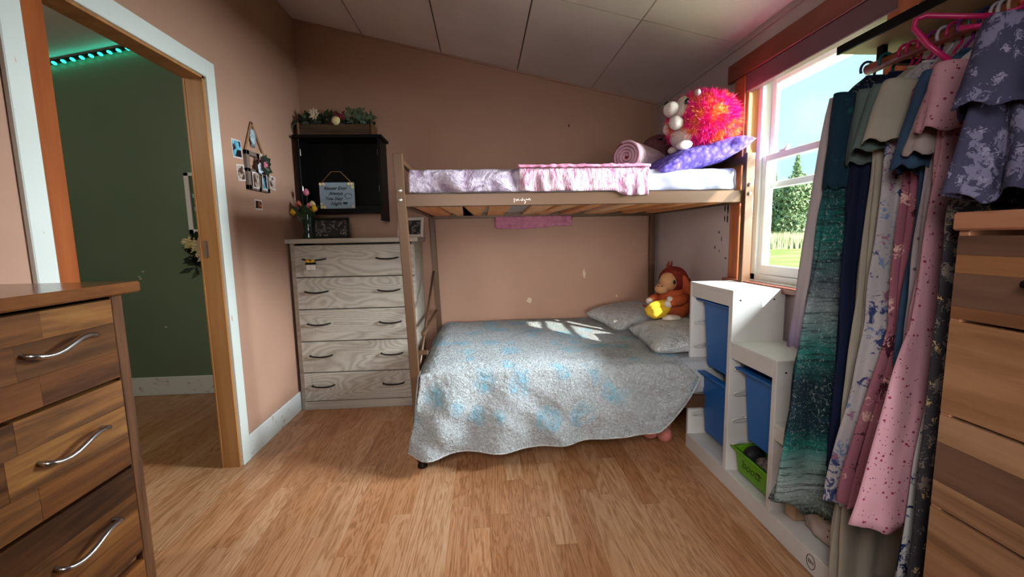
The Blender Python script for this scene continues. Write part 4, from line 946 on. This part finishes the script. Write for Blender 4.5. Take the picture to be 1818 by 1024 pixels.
# ------------------------------------------------------------ white stepped storage unit
SX = 1.132; SB = 1.384
T = thing('storage_shelf', 'white stepped storage frame standing in front of the window', 'shelf', (1.26, 1.75, 0))
def tb_(nm, a_, b_, m='tro', bev=.002, lab=None): return obj(nm, MB().box(a_, b_, bev), M[m], T, label=lab)
up1 = tb_('upright', (SX, 2.272, 0), (SB, 2.292, .928)); up2 = tb_('upright', (SX, 1.884, .0), (SB, 1.914, .928)); up3 = tb_('upright', (SX, 1.566, 0), (SB, 1.592, .69)); up4 = tb_('upright', (SX, 1.21, 0), (SB, 1.236, .44))
tb_('top_panel', (SX, 1.884, .926), (SB, 2.292, .946)); tb_('top_panel', (SX, 1.566, .690), (SB, 1.886, .708)); tb_('top_panel', (SX, 1.21, .44), (SB, 1.568, .46))
tb_('front_strip', (SX+.001, 1.914, .868), (SX+.018, 2.272, .928)); tb_('front_strip', (SX+.001, 1.592, .632), (SX+.018, 1.884, .692)); tb_('front_strip', (SX+.001, 1.236, .39), (SX+.018, 1.568, .44))
tb_('base_front', (SX-.001, 1.21, 0), (SX+.02, 2.29, .082)); tb_('base_panel', (SX+.02, 1.236, .062), (SB, 1.566, .08)); tb_('base_panel', (SX+.02, 1.592, .062), (SB, 1.884, .08)); tb_('base_panel', (SX+.02, 1.914, .062), (SB, 2.272, .08))
tb_('back_strip', (SB-.012, 1.914, .08), (SB, 2.272, .926)); tb_('back_strip', (SB-.012, 1.592, .08), (SB, 1.884, .69))
for yy, zz in ((1.9, .902), (1.9, .63)): 
    pass
for (yy, zz, xx) in ((1.8836, .90, 1.17), (1.8836, .90, 1.33), (1.5656, .66, 1.17), (1.5656, .3, 1.17)):
    obj('screw_cap', MB().tube([(xx, yy+.002, zz), (xx, yy-.001, zz)], .004, 10), M['mark'], T)
for yy, zl in ((2.272, (.724, .593, .462, .333, .20)), (1.884, (.582, .463, .334, .213))):
    for z in zl:
        pts = [(SB-.02, yy-.004, z+.012), (SX+.05, yy-.012, z+.010), (SX+.022, yy-.014, z+.004), (SX+.016, yy-.012, z-.004), (SX+.026, yy-.010, z-.010), (SB-.02, yy-.004, z-.010)]
        obj('runner', MB().tube(pts, .0045, 6), M['rail'], T)
lg = MB()
lc = Vector((SX-.0018, 1.335, .045))
lg.tube([lc+Vector((0, .020*math.cos(q*PI/8), .026*math.sin(q*PI/8))) for q in range(17)], .0016, 5)
obj('stamp_mark', lg, M['graymark'], T, label='small printed oval mark on base')
text('EN', (SX-.0022, 1.335, .045), .020, (PI/2, 0, -PI/2), M['graymark'], T, 0, 'stamp_lettering')
def bin_(nm, lab, mt, y0, y1, z0, z1, taper=.035, x0=1.185, fl=.035):
    T_ = thing(nm, lab, 'bin', (1.26, (y0+y1)/2, z0)); x1 = 1.37
    m_ = MB()
    out_t = [(x0, y0), (x1, y0), (x1, y1), (x0, y1)]; k = taper
    out_b = [(x0+.012, y0+k), (x1-.012, y0+k), (x1-.012, y1-k), (x0+.012, y1-k)]
    w_ = .004; in_t = [(x0+w_, y0+w_), (x1-w_, y0+w_), (x1-w_, y1-w_), (x0+w_, y1-w_)]; in_b = [(x0+.014+w_, y0+k+w_), (x1-.014-w_, y0+k+w_), (x1-.014-w_, y1-k-w_), (x0+.014+w_, y1-k-w_)]
    vs = [(p[0], p[1], z0) for p in out_b]+[(p[0], p[1], z1) for p in out_t]+[(p[0], p[1], z1) for p in in_t]+[(p[0], p[1], z0+.006) for p in in_b]
    fs = [(3, 2, 1, 0)]+[(i, (i+1) % 4, (i+1) % 4+4, i+4) for i in range(4)]+[(i+4, (i+1) % 4+4, (i+1) % 4+8, i+8) for i in range(4)]+[(i+8, (i+1) % 4+8, (i+1) % 4+12, i+12) for i in range(4)]+[(12, 13, 14, 15)]
    m_.add(vs, fs); obj('bin_body', m_, M[mt], T_, mods=[('BEVEL', dict(width=.008, segments=3, limit_method='ANGLE'))])
    r_ = MB(); e_ = .014
    for a_, b_ in (((x0-fl, y0-.022, z1-.006), (x0+.004, y1+.022, z1+.003)), ((x0-e_*.3, y0-.022, z1-.006), (x0+.004, y1+.022, z1+.003)), ((x1-.004, y0-.022, z1-.006), (x1+.004, y1+.022, z1+.003)), ((x0, y0-.022, z1-.006), (x1, y0+.004, z1+.003)), ((x0, y1-.004, z1-.006), (x1, y1+.022, z1+.003))): r_.box(a_, b_, .0015)
    obj('rim', r_, M[mt], T_); return T_
bin_('storage_bin', 'tall blue plastic bin at the top of white storage frame', 'bluebin', 1.945, 2.235, .50, .855, .03)
bin_('storage_bin', 'blue plastic bin below another blue bin in left bay', 'bluebin', 1.945, 2.235, .125, .465, .03)
bin_('storage_bin', 'blue plastic bin in middle bay above the lime green bin', 'bluebin', 1.618, 1.852, .262, .590, .028)
gb = bin_('storage_bin', 'lime green plastic bin of shoes at bottom of white storage frame', 'greenbin', 1.618, 1.852, .100, .212, .012, 1.155, .012)
o_ = text('Boots', (1.1592, 1.735, .160), .055, (PI/2-.10, 0, -PI/2), M['binink'], gb, .2); 
T = thing('shoe', 'black shoe standing in lime green bin', 'shoe', (1.2, 1.80, .11))
obj('upper', MB().ell((1.215, 1.80, .195), (.055, .036, .042), E3(0, .1, .2), 18, 12), M['shoe'], T)
obj('sole', MB().ell((1.215, 1.80, .165), (.06, .038, .012), E3(0, .1, .2), 18, 8), M['shoe'], T)
T = thing('shoe', 'printed canvas shoe lying in lime green bin', 'shoe', (1.2, 1.71, .11))
obj('upper', MB().ell((1.20, 1.69, .195), (.04, .06, .034), E3(.1, 0, -.2), 18, 12), M['shoeprint'], T)
obj('sole', MB().ell((1.20, 1.69, .170), (.043, .064, .012), E3(.1, 0, -.2), 18, 8), M['shoe'], T)
T = thing('book_box', 'pale cardboard box edge in lowest bay of white storage frame', 'box', (1.26, 1.42, .08))
obj('box_body', MB().box((1.19, 1.50, .08), (1.36, 1.556, .34), .003), plain('pale_card', '#c9a888', .7), T)
obj('flap', MB().box((1.185, 1.50, .335), (1.36, 1.560, .345), .001), plain('pale_card_flap', '#bf9d7d', .7), T)

# ------------------------------------------------------------ clothes rack: board, rod, hangers, garments
o = obj('wall_shelf', MB().box((1.125, .10, 1.752), (1.40, 1.355, 1.77), .002), plain('shelf_board', '#b59b74', .6)); tag(o, 'long thin shelf board along right wall above the clothes rod', 'shelf')
obj('shelf_lip', MB().box((1.117, .10, 1.750), (1.126, 1.358, 1.775), .001), M['black'], o, label='dark front edge')
RODZ = 1.70; RODX = 1.205
T = thing('clothes_rod', 'brown wooden clothes rod under the shelf board', 'rod', (RODX, .7, RODZ))
obj('rod', MB().tube([(RODX, .08, RODZ), (RODX, 1.335, RODZ)], .016, 14), M['casing_r'], T)
for yy in (.3, 1.29): obj('bracket', MB().box((RODX-.008, yy-.01, RODZ), (RODX+.008, yy+.01, 1.752)).box((RODX, yy-.01, 1.70), (1.40, yy+.01, 1.712)), M['black'], T)
def hanger(y, mt, lab, cx=None, tilt=0, hw=.19, hx=None, zt=RODZ, grp='hangers on the clothes rod', rotz=0.0, r_=.0045):
    cx = RODX if cx is None else cx; rt = Matrix.Rotation(rotz, 3, 'Z')
    T_ = thing('hanger', lab, 'hanger', (cx, y, zt-.09), 0, grp)
    h = .024
    def W(p): 
        v_ = Vector(p); v_.x += -tilt*0; return Vector((cx, y, zt))+rt @ v_
    hook = [W((h*math.cos(q), 0, h*math.sin(q)+.0)) for q in [PI*1.15-PI*1.15*i/10 for i in range(11)]]+[W((.020, 0, -.025)), W((.002, 0, -.045)), W((0, 0, -.07))]
    obj('hook', MB().tube(hook, r_*.8, 7), M[mt], T_)
    obj('shoulder_bar', MB().tube([W((-hw, 0, -.15+tilt)), W((-hw*.9, 0, -.135+tilt)), W((-.03, 0, -.075)), W((0, 0, -.068)), W((.03, 0, -.075)), W((hw*.9, 0, -.135-tilt)), W((hw, 0, -.15-tilt))], r_*1.2, 8), M[mt], T_)
    obj('trouser_bar', MB().tube([W((-hw, 0, -.15+tilt)), W((-hw*.9, 0, -.163+tilt)), W((hw*.9, 0, -.163-tilt)), W((hw, 0, -.15-tilt))], r_, 7), M[mt], T_)
    return T_

def mat_pattern(name, base, dark=None, kind='floral', cols=(), sc=16, rough=.9, sheen=0):
    t = NT(name, rough, .12); v = t.coord('Object')
    a = t.noise(v, 3, 3); c = t.mix(t.ramp(a, [(.35, 0.0), (.65, 1.0)]), base, dark or base)
    if kind == 'floral':
        for k, (cc, thr, s2) in enumerate(cols):
            vo = t.vor(t.coord('Object', (1, 1, .8), 0, (0, 0, k*1.3)), s2); n_ = t.noise(v, s2*3.2, 3, .7, 1.2)
            f = t.math('SUBTRACT', t.math('MULTIPLY', n_, .9), t.math('MULTIPLY', vo.outputs['Distance'], .55))
            c = t.mix(t.ramp(f, [(thr, 0.0), (thr+.04, 1.0)]), c, cc)
    if kind == 'dots':
        for k, (cc, thr, s2) in enumerate(cols):
            vo = t.vor(t.coord('Object', (1, 1, 1), 0, (0, 0, k*1.3)), s2); c = t.mix(t.ramp(vo.outputs['Distance'], [(thr, 1.0), (thr+.05, 0.0)]), c, cc)
    if kind == 'bands':
        g_ = t.n('NewGeometry'); sz = t.n('SeparateXYZ'); t.l(g_.outputs['Position'], sz.inputs[0]); wob = t.noise(t.coord('Object', (1, 1, 1)), 7, 5, .7, 2.0)
        z = t.math('ADD', sz.outputs['Z'], t.math('MULTIPLY', t.math('SUBTRACT', wob, .5), .10)); c = t.ramp(t.math('DIVIDE', z, 1.75), cols)
        st = t.noise(t.coord('Object', (6, 6, 90)), 1, 3, .8, .5); c = t.mix(t.ramp(st, [(.5, 0.0), (.62, .75)]), c, '#141b20')
        mk = t.noise(t.coord('Object', (1, 1, 1)), 42, 4, .75, 3); c = t.mix(t.ramp(mk, [(.56, 0.0), (.64, .45)]), c, '#a9b4b0')
    t.col(c); f2 = t.noise(v, 180, 2); t.bump(f2, .15, .002); return t.m
G = {}
G['robe'] = mat_pattern('grey_lilac_knit', '#a9a0a4', '#968c92', 'floral', [])
t = NT('sleeve_gradient_knit', .9, .1); gg = t.n('NewGeometry'); sz = t.n('SeparateXYZ'); t.l(gg.outputs['Position'], sz.inputs[0]); t.col(t.ramp(sz.outputs['Z'], [(.74, '#6a5a8a'), (.86, '#8a7fa0'), (1.0, '#a9a0a4'), ])).bump(t.noise(t.coord('Object'), 120, 2), .2, .003); G['robe_s'] = t.m
G['teal'] = mat_pattern('teal_bands', '#20504c', None, 'bands', [(0, '#2c2a24'), (.17, '#3c4038'), (.22, '#7c8684'), (.27, '#5f807c'), (.30, '#1f6660'), (.33, '#14303a'), (.42, '#182a33'), (.48, '#245f5c'), (.55, '#6b7678'), (.60, '#444d54'), (.68, '#1f5f5a'), (.78, '#16303c'), (.85, '#101c30')])
G['tealtop'] = mat_pattern('dark_navy_teal', '#131f38', '#183040', 'floral', [('#1e4a4c', .34, 26)])
G['navy'] = mat_pattern('navy_jersey', '#1c2440', '#151b30', 'floral', [])
G['sage'] = mat_pattern('grey_green_cotton', '#5d6c68', '#4f5d5c', 'floral', [])
G['creamc'] = mat_pattern('cream_cotton', '#a59e92', '#8f887c', 'floral', [])
G['wblue'] = mat_pattern('white_blue_floral', '#b3aeb0', '#a29da2', 'floral', [('#37406c', .27, 9), ('#6f7fa0', .31, 13), ('#8a5f78', .36, 17)])
G['pinkred'] = mat_pattern('rose_floral', '#9c6674', '#8a5464', 'floral', [('#4a2430', .30, 15), ('#c9a09a', .33, 19)])
G['lattice'] = mat_pattern('beige_dark_lattice', '#a79a98', '#978a8a', 'floral', [('#3a3440', .34, 22)])
G['greybeige'] = mat_pattern('grey_beige_cotton', '#a69aa2', '#94888f', 'dots', [('#5a4a58', .10, 26)])
G['pink'] = mat_pattern('pink_dotted', '#b98d98', '#a87c88', 'dots', [('#7c2c48', .16, 58), ('#5c2036', .11, 95)])
G['wnavy'] = mat_pattern('white_navy_floral', '#bcbcbc', '#acacae', 'floral', [('#1c2850', .22, 14), ('#2c3a66', .3, 30)])
G['grey'] = mat_pattern('charcoal_daisy', '#3c3a40', '#302e34', 'floral', [('#6f6662', .26, 24), ('#a8946c', .36, 30)])
G['lilac'] = mat_pattern('navy_lilac_floral', '#3f3e54', '#343348', 'floral', [('#64617a', .24, 24), ('#77738a', .32, 40)])
G['navysage'] = mat_pattern('slate_blue', '#39506a', '#2c4058', 'floral', [])

def garment(name, lab, cat, y, mt, xc, zsh, hem, whem, wsh=.17, wwaist=None, th=.035, folds=9, amp=.012, seed=0, sleeve=None, hlean=0.0, hemcut=0.0, waistz=1.25, shift=0.0):
    T_ = thing(name, lab, cat, (xc, y, zsh), 0, 'clothes hanging on the rod')
    n, m_ = 84, 54; vs = []; wwaist = wwaist or wsh*.85
    for j in range(m_+1):
        f = j/m_
        z = zsh-(zsh-hem)*f; d = zsh-z
        if d < .075: w_ = .055+(wsh-.055)*min(1, (d/.075))**.8
        elif z > waistz: w_ = wsh+(wwaist-wsh)*min(1, (d-.075)/(zsh-.075-waistz))
        else: w_ = wwaist+(whem-wwaist)*((waistz-z)/(waistz-hem))**.9
        t_ = th*(.35+.65*min(1, d/.25))*(1+.25*f)
        cx = xc+hlean*f+shift*max(0, 1-d/.4)
        for k in range(n):
            q = 2*PI*k/n; c, s_ = math.cos(q), math.sin(q)
            fo = amp*f**.7*(math.sin(folds*q+seed+.8*nz(z*2, seed, q*0))+.6*math.sin(folds*1.7*q+seed*2+1.5*nz(z*2.5, seed, 3)))+amp*.7*nz(c*3+seed, z*5, s_*2)
            xx = cx+math.copysign(abs(c)**.85, c)*w_+fo*c*.9
            yy = y+s_*t_*(1-.25*abs(c))+fo*s_*.55+.010*nz(c*4+seed, z*3, 1)*f
            zz = z
            if j == m_: zz = z+hemcut*c+.012*math.sin(folds*q+seed)+.02*nz(c*3, seed, 2)
            elif j > m_-8: zz = z+(hemcut*c+.012*math.sin(folds*q+seed)+.02*nz(c*3, seed, 2))*(j-m_+8)/8
            vs.append((min(xx, 1.392), yy, zz))
    fs = [(i*n+k, (i+1)*n+k, (i+1)*n+(k+1) % n, i*n+(k+1) % n) for i in range(m_) for k in range(n)]
    b_ = MB(); b_.add(vs, fs, True); obj('bodice_and_skirt' if hem < .9 else 'body', b_, G[mt], T_, mods=[SOL(.003)])
    # neckline
    obj('neckline', MB().tube([(xc+.056*math.cos(q*PI/8), y+th*.36*math.sin(q*PI/8), zsh+.002) for q in range(17)], .004, 6), G[mt], T_)
    if sleeve:
        ln, r0, r1, out, ms = sleeve; ms = ms or mt
        for sd in (-1, 1):
            if sd == 1 and sleeve: o2 = min(out, .03)
            else: o2 = out
            vs = []; n2, m2 = 28, 16
            for j in range(m2+1):
                f = j/m2; c0 = Vector((xc+sd*(wsh-.03)+sd*o2*f**.8, y-.004, zsh-.055-ln*f)); rr_ = r0+(r1-r0)*f
                for k in range(n2):
                    q = 2*PI*k/n2; fo = 1+.10*f*math.sin(5*q+seed)+.06*nz(math.cos(q)*2, math.sin(q)*2, f*3+seed)
                    vs.append((c0.x+math.cos(q)*rr_*fo, c0.y+math.sin(q)*rr_*.62*fo, c0.z+.35*rr_*math.cos(q)*sd*(-1)*(1-.3*f)*-1*(1 if sd < 0 else 1)*.6+.006*math.sin(6*q)*f))
            fs = [(i*n2+k, (i+1)*n2+k, (i+1)*n2+(k+1) % n2, i*n2+(k+1) % n2) for i in range(m2) for k in range(n2)]+[list(range(n2))]
            s2 = MB(); s2.add(vs, fs, True); obj('sleeve', s2, G[ms], T_, mods=[SOL(.003)])
    return T_
#        name, label, cat, y, mat, xc, zsh, hem, whem ...
garment('cardigan', 'pale grey lilac long-sleeved cardigan hanging nearest the window', 'cardigan', 1.335, 'robe', 1.245, 1.66, .98, .13, wsh=.14, seed=1, sleeve=(.78, .046, .056, .075, 'robe_s'), th=.028)
garment('maxi_dress', 'long teal and grey tie-dyed dress with dark navy top', 'dress', 1.272, 'teal', 1.20, 1.655, .24, .262, wsh=.135, wwaist=.155, seed=2, sleeve=(.27, .045, .046, .012, 'tealtop'), th=.032, folds=7, amp=.026, hemcut=-.09, waistz=1.3)
garment('dress', 'plain navy dress hanging behind the teal tie-dyed dress', 'dress', 1.212, 'navy', 1.215, 1.645, .45, .14, wsh=.13, seed=3, wwaist=.15, sleeve=(.20, .045, .055, .01, 'sage'), th=.026, amp=.016)
garment('long_dress', 'cream long dress with hem nearly on the floor', 'dress', 1.158, 'creamc', 1.215, 1.64, .13, .165, wsh=.13, wwaist=.14, seed=4, sleeve=(.17, .05, .062, .035, 'sage'), th=.026, amp=.02, folds=6)
garment('floral_dress', 'white dress with blue floral print and frilled sleeve', 'dress', 1.108, 'wblue', 1.205, 1.635, .42, .21, wsh=.13, wwaist=.14, seed=5, sleeve=(.15, .055, .064, .035, 'creamc'), th=.026, amp=.02, folds=7, waistz=.95)
garment('rose_dress', 'narrow rose pink floral dress between white and pink dresses', 'dress', 1.06, 'pinkred', 1.205, 1.63, .45, .22, wsh=.12, wwaist=.125, seed=6, th=.024, amp=.016, waistz=.95)
garment('slate_blouse', 'slate blue top with wide sleeve between floral dresses', 'blouse', 1.012, 'navysage', 1.20, 1.625, .85, .14, wsh=.13, wwaist=.12, seed=7, sleeve=(.22, .045, .055, .045, 'navysage'), th=.024, amp=.014)
garment('lattice_dress', 'grey-beige dress with dark lattice print and ruffled sleeve', 'dress', .975, 'greybeige', 1.195, 1.62, .55, .17, wsh=.13, wwaist=.15, seed=8, sleeve=(.19, .042, .058, .045, 'lattice'), th=.024, amp=.016)
garment('pink_dress', 'long pink dress with small dark red dots', 'dress', .93, 'pink', 1.18, 1.61, .51, .285, wsh=.155, wwaist=.175, seed=9, sleeve=(.14, .055, .072, .012, 'pink'), th=.034, amp=.026, folds=7, hemcut=.02, waistz=.98)
garment('white_navy_dress', 'white dress with dark navy floral print reaching below the pink hem', 'dress', .895, 'wnavy', 1.19, 1.60, .14, .215, wsh=.12, wwaist=.14, seed=10, th=.026, amp=.018)
garment('charcoal_dress', 'charcoal dress with pale daisy print beside hardwood dresser', 'dress', .852, 'grey', 1.18, 1.59, .32, .205, wsh=.12, wwaist=.205, seed=11, th=.022, amp=.012)
garment('navy_blouse', 'navy and lilac floral blouse hanging over hardwood dresser top', 'blouse', .755, 'lilac', 1.10, 1.62, 1.262, .20, wsh=.17, wwaist=.19, seed=12, sleeve=(.15, .06, .075, .025, 'lilac'), th=.055, amp=.028, folds=7, waistz=1.4)
garment('dark_blouse', 'dark floral blouse at right edge of the rack over hardwood dresser', 'blouse', .62, 'lilac', 1.12, 1.62, 1.262, .2, wsh=.17, wwaist=.19, seed=14, sleeve=(.15, .06, .075, .02, 'lilac'), th=.05, amp=.028, folds=7, waistz=1.4)
hs = [(1.335, 'h_navy', 'dark hanger nearest the window holding grey cardigan'), (1.272, 'h_teal', 'dark teal hanger holding the tie-dyed dress'), (1.212, 'h_mag', 'magenta hanger holding the plain navy dress'), (1.158, 'h_mag', 'magenta hanger holding the cream long dress'),
      (1.108, 'h_white', 'pale grey hanger holding the white and blue floral dress'), (1.06, 'h_pur', 'purple hanger holding the rose floral dress'), (1.012, 'h_navy', 'navy hanger holding the slate blue top'), (.975, 'h_white', 'white hanger holding the lattice print dress'),
      (.93, 'h_red', 'coral red hanger holding the pink dotted dress'), (.895, 'h_white', 'white hanger holding the white and navy dress'), (.852, 'h_pur', 'purple hanger holding the charcoal daisy dress'), (.755, 'h_beige', 'beige hanger holding the navy and lilac blouse'), (.62, 'h_red', 'coral hanger at right edge holding dark blouse')]
for y, m_, lb in hs: hanger(y, m_, lb, r_=.005, hw=.12)
for k, (y, m_) in enumerate(((1.19, 'h_mag'), (1.135, 'h_pur'), (1.085, 'h_mag'), (1.035, 'h_teal'), (.99, 'h_white'), (.955, 'h_beige'), (.91, 'h_white'), (.875, 'h_mag'), (.815, 'h_beige'), (.79, 'h_red'), (.72, 'h_beige'), (.69, 'h_pur'))):
    cn = {'h_mag': 'magenta', 'h_pur': 'purple', 'h_teal': 'dark teal', 'h_white': 'white', 'h_beige': 'beige', 'h_red': 'coral'}[m_]
    nm_ = ['the navy and cream dresses', 'the cream and blue floral dresses', 'the blue floral and rose dresses', 'the rose dress and slate top', 'the slate and lattice garments', 'the lattice and pink dresses', 'the pink and white-navy dresses', 'the white-navy and charcoal dresses', 'the charcoal dress and navy blouse', 'the beige hanger and navy blouse', 'the two dark blouses', 'the beige hanger and right edge blouse'][k]
    hanger(y, m_, 'empty %s hanger between %s' % (cn, nm_), r_=.0045, hw=.10)
# empty magenta hanger turned towards the room, hooked over the board edge
A = Vector((1.005, .985, 1.695)); T = thing('hanger', 'empty magenta hanger hooked sideways in front of the shelf edge', 'hanger', A)
def H_(x, y, z): return Vector((x, y, z-.022))
obj('shoulder_bar', MB().tube([H_(1.04, .93, 1.585), H_(1.01, .965, 1.64), H_(.992, .985, 1.685), H_(.995, .985, 1.703), H_(1.01, .975, 1.707), H_(1.05, .935, 1.687), H_(1.09, .90, 1.672)], .0058, 10), M['h_mag'], T)
obj('lower_bar', MB().tube([H_(1.04, .93, 1.66), H_(1.08, .90, 1.655), H_(1.13, .85, 1.665)], .0055, 10), M['h_mag'], T)
obj('hook', MB().tube([H_(1.09, .90, 1.672), H_(1.12, .88, 1.68), H_(1.14, .87, 1.72), H_(1.13, .86, 1.78)], .005, 8), M['h_mag'], T)

# clothes lying at the bottom of the rack
def heap(nm, lab, c, r, mt, seed, cat='cloth'):
    b_ = MB().ell(c, r, None, 40, 24, lambda u: 1+.25*nz(u.x*2.2+seed, u.y*2.2, u.z*2.2)+.10*nz(u.x*6+seed, u.y*6, u.z*6))
    zmin = min(p[2] for p in b_.v); b_.v = [(p[0], p[1], max(p[2], c[2]-r[2]*.6)) for p in b_.v]; dz2 = min(p[2] for p in b_.v); b_.v = [(p[0], p[1], p[2]-dz2+c[2]-r[2]*.6) for p in b_.v]
    o_ = obj(nm, b_, mt); tag(o_, lab, cat); return o_
heap('folded_shirt', 'white cloth with small dark red print lying in lowest bay', (1.26, 1.39, .125), (.07, .12, .07), mat_pattern('white_red_print', '#b5a79f', '#a5978f', 'dots', [('#7c2630', .14, 40)]), 3)
heap('red_cloth', 'small bright red cloth lying behind the printed white cloth', (1.30, 1.50, .12), (.05, .045, .045), fabric('red_cotton', '#b81c28', '#9c1420', 30, .3), 5)
heap('purple_cloth', 'dull purple cloth lying on floor below the hanging dresses', (1.17, 1.12, .05), (.13, .09, .06), fabric('purple_cotton', '#38355c', '#2c2a4c', 30, .3), 8)
